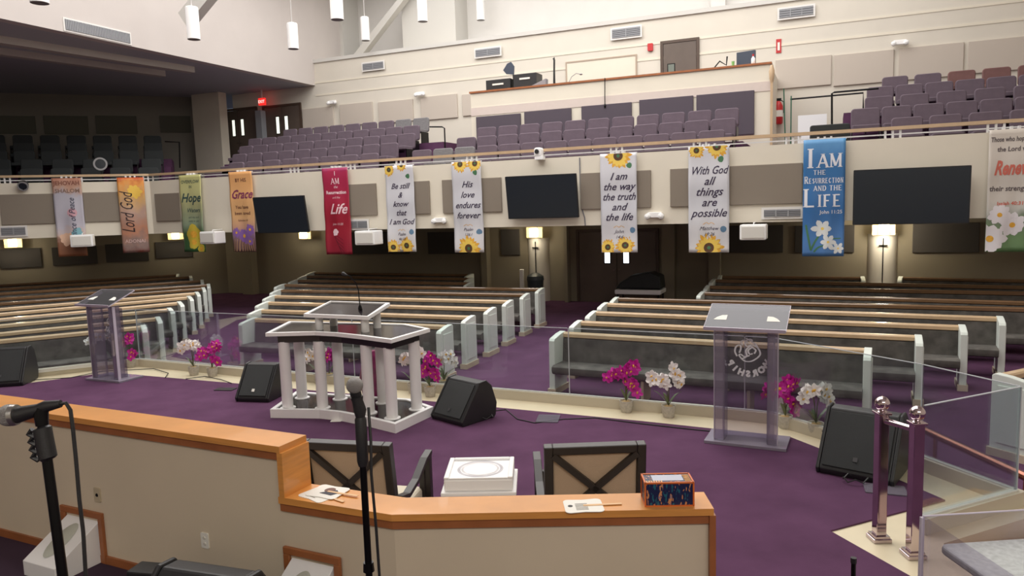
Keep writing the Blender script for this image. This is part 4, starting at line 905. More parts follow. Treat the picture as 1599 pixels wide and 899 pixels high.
# ------------------------------------------------------------ orchids
def blossom(ma):
    g = MB()
    for i in range(5):
        a = 2*math.pi*i/5; e = Vector((math.cos(a), 0, math.sin(a))); q = Vector((-e.z, 0, e.x)); wd_ = .028 if i % 2 else .022
        vs = [e*.004, e*.022+q*wd_*.8+Vector((0, -.004, 0)), e*.042+q*wd_*.6+Vector((0, -.002, 0)), e*.052+Vector((0, .004, 0)), e*.042-q*wd_*.6+Vector((0, -.002, 0)), e*.022-q*wd_*.8+Vector((0, -.004, 0))]
        g.add(vs, [(0, 1, 2, 3), (0, 3, 4, 5)])
    g.lathe([(.002, -.012), (.008, 0), (.004, .012)], seg=6, mi=1, mtx=Matrix.Translation((0, -.01, 0)))
    me = g.build('blossom', [ma, petaly]); d = me.data; bpy.data.objects.remove(me); return d
BM = {'m': blossom(magenta), 'w': blossom(petalw)}
def orchid(px, py, sprays, kind, label, h=.42, pr=.075, ph=.13, leaves=4, dk=None):
    p = Z(px, py, 0); o = thing('potted_orchid', label, 'potted flower', (p.x, p.y, -.012), 0, 'artificial orchids in grey pots along the stage edge')
    MB().lathe([(pr*.75, 0), (pr*.8, .01), (pr, ph*.6), (pr*1.02, ph), (pr*.9, ph), (pr*.85, ph-.02)], seg=22).build('pot', potm, o, smooth=True)
    MB().lathe([(pr*.88, ph-.022), (pr*.5, ph-.005), (.01, ph)], seg=16).build('moss', soil, o)
    for i in range(leaves):
        a = 2*math.pi*(i+.3)/leaves+random.uniform(-.3, .3); e = Vector((math.cos(a), math.sin(a)*.6, 0)); L = random.uniform(.14, .22)
        g = MB(); q = Vector((-e.y, e.x, 0)).normalized(); vs = []
        for f, ww, zz in ((0, .006, 0), (.35, .018, .5), (.7, .016, .85), (1, .002, 1.0)):
            c = e*L*f*.8+Vector((0, 0, ph+L*zz*.75)); vs += [c+q*ww, c+Vector((0, 0, -.004)), c-q*ww]
        g.add(vs, [(3*j+c_, 3*j+c_+1, 3*j+c_+4, 3*j+c_+3) for j in range(3) for c_ in (0, 1)]); g.build('leaf', leafm, o, smooth=True)
    rr = random.Random(int(px))
    for sx, sz, ex, ez, nb in sprays:      # stem up to (sx,sz), blossoms from there to (ex,ez)
        MB().tube([(0, 0, ph), (sx*.3, 0, ph+(sz-ph)*.5), (sx, -.01, sz), ((sx+ex)/2, -.02, (sz+ez)/2+.02), (ex, -.03, ez)], [.006, .005, .004, .003, .002], 6).build('stem', stemm, o, smooth=True)
        nb = int(nb*1.3)
        for i in range(nb):
            f = i/max(1, nb-1); b = bpy.data.objects.new('blossom', BM[kind]); COL.objects.link(b); b.parent = o
            b.location = (sx+(ex-sx)*f+rr.uniform(-.03, .03), -.03+rr.uniform(-.045, .03), sz+(ez-sz)*f+rr.uniform(-.035, .035)+.02*SX(f*3.1))
            b.rotation_euler = (rr.uniform(-.6, .5), rr.uniform(0, 1.2), rr.uniform(-.9, .9)); b.scale = (1.35,)*3
    return o
orchid(978, 641, ((.02, .5, .12, .49, 9), (-.03, .46, -.19, .38, 9), (.03, .32, .1, .24, 7)), 'm', 'magenta orchid in grey pot in the middle of the stage edge', leaves=2)
orchid(1044, 649, ((.02, .52, .14, .38, 12), (-.04, .38, -.19, .44, 10)), 'w', 'white orchid in grey pot right of the middle magenta one', leaves=5)
orchid(1226, 666, ((.0, .46, .06, .44, 8), (-.05, .4, -.22, .36, 9), (.03, .3, .08, .2, 6)), 'm', 'magenta orchid behind the right clear lectern', leaves=2)
orchid(1274, 678, ((.03, .46, .1, .36, 11), (-.05, .46, -.14, .4, 8)), 'w', 'white orchid in woven grey pot beside the right floor monitor', leaves=5)
orchid(672, 617, ((.0, .48, .1, .46, 7), (.02, .33, .12, .26, 6), (-.04, .36, -.1, .3, 5)), 'm', 'magenta orchid just right of the pulpit', leaves=3)
orchid(646, 612, ((-.02, .44, -.14, .42, 9), (.1, .5, .04, .52, 7)), 'w', 'white orchid behind the right pulpit columns', leaves=3)
orchid(694, 607, ((.02, .44, .14, .38, 8), (-.05, .36, .02, .42, 7)), 'w', 'white orchid furthest right of the three beside the pulpit', leaves=5)
orchid(499, 597, ((0, .48, .06, .44, 8), (-.04, .4, -.15, .38, 7)), 'w', 'white orchid seen between the left pulpit columns', leaves=3)
orchid(515, 596, ((.02, .4, .05, .32, 6),), 'm', 'small magenta orchid seen between the left pulpit columns', leaves=2)
orchid(303, 584, ((-.02, .46, -.15, .4, 9), (.03, .46, .1, .4, 9)), 'w', 'white orchid left of the black floor monitor by the aisle', leaves=3)
orchid(332, 586, ((0, .38, .13, .45, 9), (-.04, .36, -.12, .32, 6), (.04, .24, .1, .2, 5)), 'm', 'magenta orchid right of the white one by the left aisle', leaves=2)
orchid(178, 573, ((-.04, .5, -.34, .44, 11), (.03, .58, .12, .5, 9)), 'w', 'white orchid seen through the left clear lectern', leaves=3)
orchid(205, 572, ((0, .46, .04, .44, 7), (-.04, .4, -.14, .36, 6), (.04, .24, .07, .2, 6)), 'm', 'magenta orchid beside the left clear lectern', leaves=2)
# ------------------------------------------------------------ pulpit
PT = [(-2.75, 8.07), (-2.2, 8.05), (-1.95, 7.94), (-1.62, 7.71), (-1.25, 7.41), (-.92, 8.04), (-1.24, 8.42), (-2.74, 8.92)]
pc = Vector((-1.85, 8.1)); PT = [Vector(p)-pc for p in PT]
pu = thing('pulpit', 'large white pulpit with eight round columns and black glossy tops', 'pulpit', (pc.x, pc.y, 0))
def inset(pl, d):
    k = len(pl); out = []
    for i, p in enumerate(pl):
        a = (p-pl[i-1]).normalized(); c = (pl[(i+1) % k]-p).normalized(); na = Vector((-a.y, a.x)); nc = Vector((-c.y, c.x)); out.append(p+(na+nc)/(1+na.dot(nc))*d)
    return out
def frame_ring(pl, wd_, z0, z1):
    i_ = inset(pl, wd_); k = len(pl); g = MB()
    for j in range(k):
        q = (j+1) % k; g.prism([pl[j], pl[q], i_[q], i_[j]], z0, z1)
    return g
base = [p*1.0 for p in PT]; base[0] = Vector((-2.78, 8.14))-pc; base[-1] = Vector((-2.72, 8.95))-pc
g = MB().prism(inset(base, .03), .02, .085); g.build('base_deck', granite, pu)
frame_ring(base, .05, 0, .1).build('base_frame', white, pu)
top = PT
MB().prism(inset(top, .1), .855, .94).build('apron', mat('dark_apron', (40, 34, 38), .3), pu)
MB().prism(inset(top, .04), .945, .975).build('top_slab', granite, pu); frame_ring(top, .045, .945, .985).build('top_frame', white, pu)
cols = [(-2.6, 8.22), (-2.19, 8.17), (-1.61, 7.9), (-1.32, 7.67), (-2.56, 8.66), (-2.08, 8.55), (-1.53, 8.32), (-1.1, 8.0)]
for x, y in cols:
    c = MB().lathe([(.062, .09), (.062, .86)], (x-pc.x, y-pc.y, 0), 24).build('column', white, pu, smooth=True)
    MB().lathe([(.088, .086), (.088, .096), (.07, .1)], (x-pc.x, y-pc.y, 0), 24).build('foot_ring', white, c, smooth=True)
LT = [Vector(p) for p in ((-2.37, 8.28), (-1.585, 7.95), (-1.53, 8.95), (-2.36, 9.35))]
cz = sum((p for p in LT), Vector((0, 0)))/4
LT = [Z(474, 491, 1.16).xy, Z(575, 495, 1.16).xy, Z(609, 473.5, 1.24).xy, Z(515.7, 470.5, 1.24).xy]
LT = [p-pc for p in LT]
def tilt_prism(pl, zf, zb, th):
    g = MB(); z = [zf, zf, zb, zb]; vs = [(p.x, p.y, z[i]-th) for i, p in enumerate(pl)]+[(p.x, p.y, z[i]) for i, p in enumerate(pl)]
    return g.add(vs, [(3, 2, 1, 0), (4, 5, 6, 7), (0, 1, 5, 4), (1, 2, 6, 5), (2, 3, 7, 6), (3, 0, 4, 7)])
li = inset(LT, .035)
tilt_prism(li, 1.158, 1.232, .025).build('reading_slab', granite, pu)
g = MB()
zf = [1.16, 1.16, 1.24, 1.24]
for j in range(4):
    q = (j+1) % 4; vs = []
    for dz in (-.03, .008):
        vs += [(LT[j].x, LT[j].y, zf[j]+dz), (LT[q].x, LT[q].y, zf[q]+dz), (li[q].x, li[q].y, zf[q]+dz), (li[j].x, li[j].y, zf[j]+dz)]
    g.add(vs, [(3, 2, 1, 0), (4, 5, 6, 7), (0, 1, 5, 4), (1, 2, 6, 5), (2, 3, 7, 6), (3, 0, 4, 7)])
g.build('reading_frame', white, pu)
for j, p in enumerate(inset(LT, .12)): MB().lathe([(.045, .975), (.045, [1.13, 1.13, 1.2, 1.2][j])], (p.x, p.y, 0), 18).build('short_column', white, pu, smooth=True)
cup = inset(LT, .2)[3]
# objects on the pulpit
o = thing('gooseneck_microphone', 'black gooseneck microphone rising from the pulpit reading top', 'microphone', (pc.x+LT[1].x*.35+LT[2].x*.35+LT[0].x*.15+LT[3].x*.15, pc.y+(LT[1].y+LT[2].y)*.35+(LT[0].y+LT[3].y)*.15, 1.2))
MB().lathe([(.025, 0), (.02, .03), (.01, .05)], seg=14).build('base', blackm, o)
MB().tube([(0, 0, .03), (-.01, 0, .22), (-.03, -.01, .3), (-.09, -.03, .38), (-.13, -.05, .4)], .006, 8).build('neck', blackm, o, smooth=True); MB().tube([(-.12, -.05, .39), (-.155, -.06, .415), (-.17, -.065, .42)], [.012, .02, .014], 10).build('capsule', black, o, smooth=True)
for p_, nm_ in (((-2.75, .0), ''),): pass
# chiffon bouquet on pulpit's lower shelf behind
o = thing('magenta_glass_bowl', 'dark magenta ornament standing behind the pulpit columns', 'ornament', (-1.72, 8.75, 0))
MB().lathe([(.1, 0), (.13, .05), (.16, .3), (.12, .5), (.05, .62)], seg=18).build('ornament_body', mat('deep_magenta', (120, 30, 80), .3, var=.3, scale=20), o, smooth=True); MB().lathe([(.12, 0), (.12, .02)], seg=18).build('foot', oakd, o)
# ------------------------------------------------------------ acrylic lecterns
def emblem(parent, sc_, x, y, z, word='WORSHIP'):
    g = MB()
    def put(vs, fs, ax=0, az=0, rot=0, scl=1.):
        out = []
        for p in vs:
            a = p.x*math.cos(rot)-p.y*math.sin(rot); b = p.x*math.sin(rot)+p.y*math.cos(rot)
            out.append((x-(a*scl+ax)*sc_, y, z+(b*scl+az)*sc_))       # mirrored: read from behind
        g.add(out, fs)
    nL = len(word)
    for i, ch in enumerate(word):
        a = R(-90-62+124*i/(nL-1)); vv, ff = text_geo(ch, .1, 0, .007)
        for p in vv: p.y -= .035
        put(vv, ff, .225*math.cos(a), .225*math.sin(a), a+R(90))
    w_ = .022
    for pts in ([(-.12, -.06), (-.16, .0), (-.13, .08), (-.05, .12), (.02, .1), (.04, .16), (-.02, .2), (-.06, .18)], [(-.12, -.06), (-.04, -.11), (.05, -.11), (.12, -.04), (.1, -.02), (.05, -.05), (-.02, -.03)],
                [(-.08, .0), (-.1, .05), (-.05, .08), (0, .04), (-.02, -.01), (-.06, -.0)], [(.15, -.05), (.18, .02), (.16, .09), (.11, .11), (.1, .06), (.12, .0)], [(.0, .14), (.06, .18), (.1, .15), (.07, .11)],
                [(-.14, .06), (-.1, .13), (-.04, .17), (.03, .21)], [(-.09, .06), (-.03, .1), (.03, .04), (.02, -.04), (.08, -.08)]):
        vv, ff = stroke_geo(pts, w_); put([p*.85+Vector((0, .02, 0)) for p in vv], ff)
    g.build('etched_emblem', etch, parent)
def lectern(loc, rz, label, wd=.68, hh=1.09, sc_=.8, ez=.83):
    o = thing('acrylic_lectern', label, 'lectern', loc, rz, 'clear acrylic lecterns')
    MB().box(-wd/2-.04, wd/2+.04, -.2, .2, 0, .03).build('base_plate', clear('acrylic_base', (200, 192, 210), .9, .42, (206, 196, 216)) if 'acrylic_base' not in MATS else MATS['acrylic_base'], o, bevel=.004)  # base plate carries the lavender reflection in its tint too
    for sx in (-1, 1):
        x = sx*(wd/2-.09)
        MB().box(x-.045, x+.045, -.14, -.12, .03, hh-.0).build('side_column', acrylc, o, bevel=.004)
        MB().box(x-.045*sx-.006, x-.045*sx+.006, -.12, .04, .03, hh).build('side_column', acrylc, o, bevel=.003)
        MB().box(x+.045*sx-.003, x+.045*sx+.003, -.142, -.1, .03, hh).build('column_edge', acredge, o)
        MB().prism([(0, 0), (.12*-sx, 0), (.12*-sx, .05), (.08*-sx, .065), (.03*-sx, .05)], -.125, -.12, mtx=Matrix.Translation((x+.06*sx, 0, hh)) @ Matrix.Rotation(R(90), 4, 'X')) if False else None
    MB().box(-wd/2+.09, wd/2-.09, .04, .05, .03, hh-.04).build('front_panel', clear('clear_acrylic_panel', (226, 222, 230), .5, .04) if 'clear_acrylic_panel' not in MATS else MATS['clear_acrylic_panel'], o)
    emblem(o, sc_, 0, .035, ez)
    mt = Matrix.Translation((0, -.04, hh+.1)) @ Matrix.Rotation(R(22), 4, 'X')
    MB().box(-wd/2-.03, wd/2+.03, -.22, .24, 0, .012, mt).build('reading_top', acryl_top, o)
    MB().box(-wd/2-.03, wd/2+.03, -.228, -.22, -.005, .03, mt).build('front_lip', acredge, o)
    MB().box(-wd/2-.034, -wd/2-.03, -.22, .24, 0, .014, mt).build('side_edge', acredge, o); MB().box(wd/2+.03, wd/2+.034, -.22, .24, 0, .014, mt).build('side_edge', acredge, o); MB().box(-wd/2-.03, wd/2+.03, .24, .244, 0, .014, mt).build('back_edge', acredge, o)
    for sx in (-1, 1):
        q = [(0, 0), (.12, 0), (.12, .09), (.07, .085), (.03, .05)]; q = [((a-.06)*-sx+sx*(wd/2-.09), b-.06) for a, b in q]
        g = MB(); g.add([mt @ Vector((a, b, .014)) for a, b in q], [tuple(range(5)) if sx < 0 else tuple(range(5))[::-1]]); g.build('corner_plate', paper, o)
    return o
lectern((2.2, 6.82, 0), R(-26), 'clear acrylic lectern with etched worship emblem on the right of the stage', .66)
lectern((-5.78, 10.45, 0), R(-24), 'clear acrylic lectern at the far left of the stage', .62, 1.07, .6, .8)
# ------------------------------------------------------------ floor monitors
def monitor(loc, rz, label, wd=.56, badge=True, side=False, h=.42, dp=.5, knob=True):
    o = thing('floor_monitor', label, 'speaker', loc, rz, 'black wedge floor monitors')
    # local: +y is the grille side; profile in y-z
    prof = [(-dp/2, .03), (-dp/2+.03, 0), (dp/2-.02, 0), (dp/2, .05), (-.02, h), (-.12, h+.01), (-.2, h-.06), (-dp/2-.02, .16)]
    def ext_(pf, x0, x1, name, ma, bev=.012):
        g = MB(); k = len(pf); vs = [(x, y, z) for x in (x0, x1) for y, z in pf]
        g.add(vs, [tuple(range(k)), tuple(range(k, 2*k))[::-1]]+[(i, k+i, k+(i+1) % k, (i+1) % k) for i in range(k)]); return g.build(name, ma, o, bevel=bev)
    ext_(prof, -wd/2+.03, wd/2-.03, 'cabinet', black)
    for s_ in (-1, 1): ext_([(y*1.02, z*1.02) for y, z in prof], s_*(wd/2-.03)-(.03 if s_ < 0 else 0), s_*(wd/2-.03)+(.03 if s_ > 0 else 0), 'side_cheek', black)
    a = Vector((dp/2, .05)); b = Vector((-.02, h)); d = (b-a).normalized(); q = Vector((d.y, -d.x))
    if q.x < 0: q = -q
    a2, b2 = a+d*.03+q*.012, b-d*.03+q*.012
    ext_([(a2.x, a2.y), (b2.x, b2.y), (b2.x-q.x*.014, b2.y-q.y*.014), (a2.x-q.x*.014, a2.y-q.y*.014)], -wd/2+.05, wd/2-.05, 'grille', grille, .004)
    c = a2+(b2-a2)*.18+q*.003; mt = Matrix.Translation((0, c.x, c.y)) @ Matrix.Rotation(math.atan2(d.y, d.x), 4, 'X')
    MB().box(-.018, .018, -.018, .018, -.002, .004, mt).build('badge', paper if badge else mat('dull_badge', (90, 90, 92), .4, metal=.5), o)
    MB().tube([(wd*.5+.004, -.12, h*.5), (wd*.5+.03, -.12, h*.55), (wd*.5+.03, -.02, h*.55), (wd*.5+.004, -.02, h*.5)], .01).build('handle', blackm, o)
    return o
monitor((-3.19, 9.1, 0), R(168), 'black floor monitor with small white badge left of the pulpit', .46)
monitor((-.58, 7.9, 0), R(136), 'black floor monitor just right of the pulpit', .52, False)
monitor((2.9, 5.98, 0), R(140), 'large black floor monitor behind the chrome posts', .6, False, h=.5, dp=.55)
monitor((-7.25, 10.35, 0), R(190), 'black floor monitor at the left picture edge on the stage', .6, False, h=.5)
# ------------------------------------------------------------ chrome stanchions
o = thing('chrome_barrier', 'pair of square chrome posts with ball tops joined by a short bar', 'barrier', (2.47, 4.62, 0), 0)
for (x, y) in ((2.42, 4.74), (2.52, 4.50)):
    x -= 2.47; y -= 4.62
    c = MB().box(x-.034, x+.034, y-.034, y+.034, .03, .86).build('post', chrome, o, bevel=.004)
    MB().box(x-.06, x+.06, y-.06, y+.06, -.012, .015).build('foot_plate', chrome, c, bevel=.004); MB().box(x-.05, x+.05, y-.05, y+.05, .015, .03).build('foot_plate', chrome, c)
    MB().box(x-.045, x+.045, y-.045, y+.045, .86, .875).build('collar', chrome, c, bevel=.003)
    pr_ = [(.03, .875), (.02, .885)]+[(.048*math.sin(R(a)), .93-.048*math.cos(R(a))) for a in range(25, 181, 12)]
    MB().lathe(pr_, (x, y, 0), 24).build('ball_finial', chrome, c, smooth=True)
MB().tube([(-.05, .12, .82), (.05, -.12, .82)], .02, 14).build('cross_bar', chrome, o, smooth=True)
# ------------------------------------------------------------ parapet
def wallseg(name, pts, z0, z1, th=.14):
    back = offs([Vector(p) for p in pts], th); g = MB()
    for i in range(len(pts)-1): g.prism([Vector(pts[i]), Vector(pts[i+1]), back[i+1], back[i]], z0, z1)
    return g
par_m = mat('parapet_paint', (216, 201, 178), .75, var=.02, scale=2)
P_a = Z(0, 640, 1.06).xy; P_b = Z(446, 700, 1.06).xy; dL = (P_b-P_a).normalized(); P_c = Z(450, 784, .785).xy; P_d = Z(615, 810, .785).xy; P_e = Z(1106, 801, .785).xy
P_b = P_c; dL = (P_b-P_a).normalized(); P_0 = P_a-dL*2.5
hi_ = [P_0, P_b-dL*.04]; lo_p = [P_b-dL*.04, P_d, P_e]
struct(wallseg('w', hi_, 0, 1.06).build('wall_parapet_high', par_m)); struct(wallseg('w', lo_p, 0, .785).build('wall_parapet_low', par_m))
def capseg(pts, z, name, label, over=.03, th=.21, z1=.035):
    f_ = offs([Vector(p) for p in pts], -over); b_ = offs([Vector(p) for p in pts], th-over); o = thing(name, label, 'wall cap', (pts[0][0], pts[0][1], z)); p0 = Vector(pts[0])
    g = MB()
    for i in range(len(pts)-1): g.prism([f_[i]-p0, f_[i+1]-p0, b_[i+1]-p0, b_[i]-p0], 0, z1)
    g.build('cap_board', oak, o)
    f2 = offs([Vector(p) for p in pts], -.018); g = MB()
    f3 = offs([Vector(p) for p in pts], -.001)
    for i in range(len(pts)-1): g.prism([f2[i]-p0, f2[i+1]-p0, f3[i+1]-p0, f3[i]-p0], -.045, 0)
    g.build('lip_moulding', oakd, o)
    return o
capseg([P_0, P_b-dL*.01], 1.06, 'oak_coping', 'long honey oak cap on the higher parapet at the left')
capseg(lo_p[:2]+[lo_p[2]+(P_e-P_d).normalized()*.02], .785, 'oak_coping', 'honey oak cap on the lower parapet under the tissue box')
rzL = math.atan2(dL.y, dL.x)
tag(MB().box(0, .035, -.03, .18, 0, .24).build('oak_post_trim', oak, loc=(P_b.x-dL.x*.03, P_b.y-dL.y*.03, .82), rot=rzL), 'upright oak trim board where the parapet steps down', 'trim board')
dE = (P_e-P_d).normalized(); rzE = math.atan2(dE.y, dE.x)
tag(MB().box(0, .03, -.03, .17, 0, .785).build('oak_end_trim', oakd, loc=(P_e.x, P_e.y, 0), rot=rzE), 'upright oak trim at the right end of the low parapet', 'trim board')
# baseboard
g = MB(); f1 = offs(hi_+lo_p[1:], -.015); p1 = hi_+lo_p[1:]
for i in range(len(p1)-1): g.prism([f1[i], f1[i+1], p1[i+1], p1[i]], .17, .22)
struct(g.build('baseboard_parapet', oakd))
def on_par(px, py):            # point on the high wall face
    d = ray(px, py); nn = Vector((-dL.y, dL.x)); k = P_a.dot(nn)/d.xy.dot(nn); return EYE+d*k
def plate(px, py, label, sock):
    p = on_par(px, py); o = thing('wall_socket', label, 'wall socket', (p.x, p.y, p.z), rzL, 'wall sockets on the parapet')
    MB().rbox(-.028, .028, -.008, 0, -.045, .045, .006, 2).build('plate', paper if sock else mat('beige_plate', (190, 176, 150), .5), o)
    for zz in ((.018, -.018) if sock else (0,)): MB().lathe([(.012, 0), (.008, .004)], seg=12, mtx=Matrix.Translation((0, -.008, zz)) @ Matrix.Rotation(R(90), 4, 'X')).build('socket_face', mat('ivory', (214, 210, 200), .5) if sock else blackm, o)
plate(153, 772, 'beige wall socket above the left speaker niche', 0); plate(82, 793, 'pale wall socket behind the left microphone stand', 1); plate(321, 843, 'white wall socket above the black floor speakers', 1)
def niche(pxs, label, k=1.):
    # pxs: left-top outer, right-top outer, right bottom
    A = on_par(*pxs[0]); B = on_par(*pxs[1]); L = (B-A).xy.length; zt = (A.z+B.z)/2
    o = thing('niche_trim', 'brown wood trim framing '+label, 'trim', (A.x, A.y, .17), rzL); h = zt-.17
    g = MB(); g.box(0, L, -.02, 0, h-.04, h); g.box(0, .04, -.02, 0, 0, h-.04); g.box(L-.04, L, -.02, 0, 0, h-.04); g.build('frame', oakd, o, bevel=.004)
    s = thing('niche_speaker', 'white wedge speaker box set in '+label, 'speaker', (A.x, A.y, .17), rzL)
    x0, x1 = .045, L-.05; hh_ = h-.06
    pf = [(-.001, 0), (-.001, hh_), (-.3, hh_*.35), (-.3, 0)]
    vs = [(x, y, z) for x in (x0, x1) for y, z in pf]; g = MB().add(vs, [(0, 1, 2, 3), (7, 6, 5, 4), (0, 4, 5, 1), (1, 5, 6, 2), (2, 6, 7, 3), (3, 7, 4, 0)]); g.build('box_body', white, s, bevel=.004)
    d = Vector((-.3, hh_*.35-hh_)); ang = math.atan2(-d.y, -d.x)
    mt = Matrix.Translation(((x0+x1)/2, -.15, hh_*.675)) @ Matrix.Rotation(ang, 4, 'X')
    g = MB().lathe([(.001, .001), (.06, .001), (.066, .005), (.062, .008), (.001, .008)], seg=26, mtx=mt @ Matrix.Diagonal((1.0, 1.9, 1, 1))); g.build('oval_grille', mat('pale_grille', (205, 208, 196), .6, bump=.5, bscale=400), s, smooth=True)
niche(((97, 786), (162, 801)), 'the left parapet niche')
niche(((445, 851), (533, 869)), 'the parapet niche below the oak step')
# ------------------------------------------------------------ choir-side things
def micstand(base, top, label, d=None, boom=False):
    pass
# centre stand
def pt_at(px, py, depth): return EYE+ray(px, py)*depth
dc = 2.25
p0 = pt_at(566, 899, dc); mt_ = pt_at(563, 655, dc)
o = thing('microphone_stand', 'black straight microphone stand in the foreground centre', 'microphone stand', (mt_.x, mt_.y, .17), 0, 'foreground microphone stands')
zz = lambda py, px=563, dd=dc: pt_at(px, py, dd).z-.17
MB().tube([(0, 0, .02), (0, 0, zz(680))], .011, 12).build('pole', blackm, o, smooth=True)
MB().tube([(0, 0, zz(730)), (0, 0, zz(722)), (0, 0, zz(655)), (0, 0, zz(645))], [.014, .018, .018, .01], 12).build('grip', black, o, smooth=True)
MB().tube([(0, 0, zz(905)), (0, 0, zz(890))], [.018, .016], 12).build('clutch', blackm, o); MB().lathe([(.13, 0), (.13, .015), (.03, .03)], seg=28).build('base', blackm, o)
mc = MB().tube([(.0, 0, zz(655)), (.0, 0, zz(640)), (-.006, 0, zz(625)), (-.008, 0, zz(618))], [.012, .02, .017, .02], 12).build('microphone_clip', black, o, smooth=True)
m_ = thing('microphone', 'black handheld microphone with grey ball head on the centre stand', 'microphone', (mt_.x-.012, mt_.y, mt_.z), 0, 'foreground microphones')
zc = pt_at(558, 600, dc).z-mt_.z
MB().tube([(.01, .03, zc-.13), (.008, .01, zc-.06), (0, 0, zc-.02)], [.011, .014, .018], 14).build('handle', black, m_, smooth=True)
MB().lathe([(.004, -.026)]+[(.026*math.sin(R(a)), -.026*math.cos(R(a))) for a in range(20, 180, 16)]+[(.001, .026)], (0, 0, zc), 18).build('ball_grille', mat('mic_mesh', (165, 162, 160), .45, metal=.4, bump=.8, bscale=500), m_, smooth=True)
cb_ = MB().tube([(.02, .03, zz(640)), (.03, -.01, zz(690)), (.028, -.02, zz(740)), (.034, -.02, zz(830)), (.045, -.02, .4), (.05, -.03, .01)], .0045, 8).build('microphone_cable', black, loc=(mt_.x, mt_.y, .17), smooth=True)
tag(cb_, 'black cable hanging beside the centre microphone stand', 'cable', 'foreground microphone cables')
# left boom stand
dl = 1.75
tp = pt_at(62, 655, dl); bt = pt_at(98, 905, dl)
o = thing('microphone_stand', 'black microphone stand with short boom at the left edge', 'microphone stand', (bt.x, bt.y, .17), 0, 'foreground microphone stands')
rel = lambda px, py, dd=dl: pt_at(px, py, dd)-Vector((bt.x, bt.y, .17))
MB().tube([(0.02, 0, .02), rel(98, 899), rel(73, 712), rel(66, 660)], .0115, 12).build('pole', blackm, o, smooth=True)
MB().tube([rel(77, 718), rel(75, 714), rel(70, 690), rel(66, 668), rel(65, 666)], [.014, .02, .02, .02, .014], 12).build('grip', black, o, smooth=True)
g = MB()
for k in range(4): c = rel(66+k*2, 674+k*12); g.tube([c+Vector((-.022, 0, .006)), c+Vector((-.032, 0, -.004)), c+Vector((-.018, 0, -.012))], .007, 6)
g.build('grip_ridges', black, o, smooth=True)
MB().tube([rel(66, 664), rel(64, 645), rel(66, 636)], [.014, .016, .014], 12).build('swivel', blackm, o, smooth=True); MB().tube([rel(44, 645), rel(72, 634), rel(95, 630)], [.012, .014, .009], 12).build('boom_clip', black, o, smooth=True)
MB().lathe([(.13, 0), (.13, .015), (.03, .03)], (0.02, 0, 0), 28).build('base', blackm, o)
q0 = pt_at(14, 648, dl)
m_ = thing('microphone', 'black handheld microphone with silver grey head at the left edge', 'microphone', q0, 0, 'foreground microphones')
r2 = lambda px, py: pt_at(px, py, dl)-q0
MB().tube([r2(26, 648), r2(50, 642), r2(72, 636)], [.02, .016, .012], 14).build('handle', black, m_, smooth=True); MB().tube([r2(20, 648), r2(27, 647)], [.026, .024], 16).build('collar_ring', mat('mic_silver', (170, 168, 165), .3, metal=.9), m_, smooth=True)
MB().lathe([(.004, -.026)]+[(.026*math.sin(R(a)), -.026*math.cos(R(a))) for a in range(20, 180, 16)]+[(.001, .026)], (0, 0, 0), 18).build('ball_grille', mat('mic_mesh', (165, 162, 160), .45, metal=.4), m_, smooth=True)
cp = [rel(90, 631), rel(103, 629), rel(110, 640), rel(114, 670), rel(119, 720), rel(124, 780), rel(130, 830), rel(134, 899), rel(137, 990)]
cp.append(Vector((cp[-1].x, cp[-1].y, .01)))
cb_ = MB().tube(cp, .0045, 8).build('microphone_cable', black, loc=(bt.x, bt.y, .17), smooth=True); tag(cb_, 'black cable looping from the left microphone', 'cable', 'foreground microphone cables')
# black floor speakers bottom left
c1 = Z(345, 862, .62); 
monitor((c1.x+.06, c1.y-.17, .17), R(-18), 'big black floor monitor below the parapet, cut by the bottom edge', .52, False, h=.48, dp=.55)
c2 = Z(242, 880, .5)
o = thing('black_case', 'black rectangular case standing left of the big monitor at the bottom', 'case', (c2.x, c2.y, .17), R(-12))
MB().box(-.13, .13, -.06, .06, 0, .31).build('case_body', black, o, bevel=.01); MB().box(-.1, .1, -.064, -.06, .03, .28).build('grille', grille, o)
# acrylic piece bottom right
qa = Z(1441, 806, 1.15)
o = thing('acrylic_music_desk', 'clear acrylic desk with grey speckled top at the bottom right corner', 'desk', (qa.x, qa.y, 0), R(4))
hz = 1.15
MB().rbox(-.006, .006, -.5, .0, 0, hz, .004, 2, 'x').build('side_panel', acryl, o); MB().box(-.012, .0, -.012, 0, 0, hz).build('side_edge', acredge, o)
MB().box(0, .9, -.008, 0, .0, hz).build('back_panel', clear('desk_acrylic', (238, 236, 240), .3, .02), o); MB().box(0, .9, -.006, .0, hz, hz+.004).build('top_edge', acredge, o)
MB().rbox(.04, .9, -.5, -.03, 1.03, 1.06, .03, 3, 'z').build('speckled_top', speck, o, bevel=.008)
# stand tip
qd = Z(1333, 872, .62); o = thing('short_stand_tip', 'top of a thin black stand at the bottom edge near the chrome posts', 'stand', (qd.x, qd.y, 0)); MB().tube([(0, 0, .0), (0, 0, .6)], .011).build('pole', blackm, o); MB().tube([(0, 0, .6), (0, 0, .625)], .014).build('pole_tip', black, o); MB().lathe([(.12, 0), (.12, .015), (.02, .03)], seg=24).build('base', blackm, o)
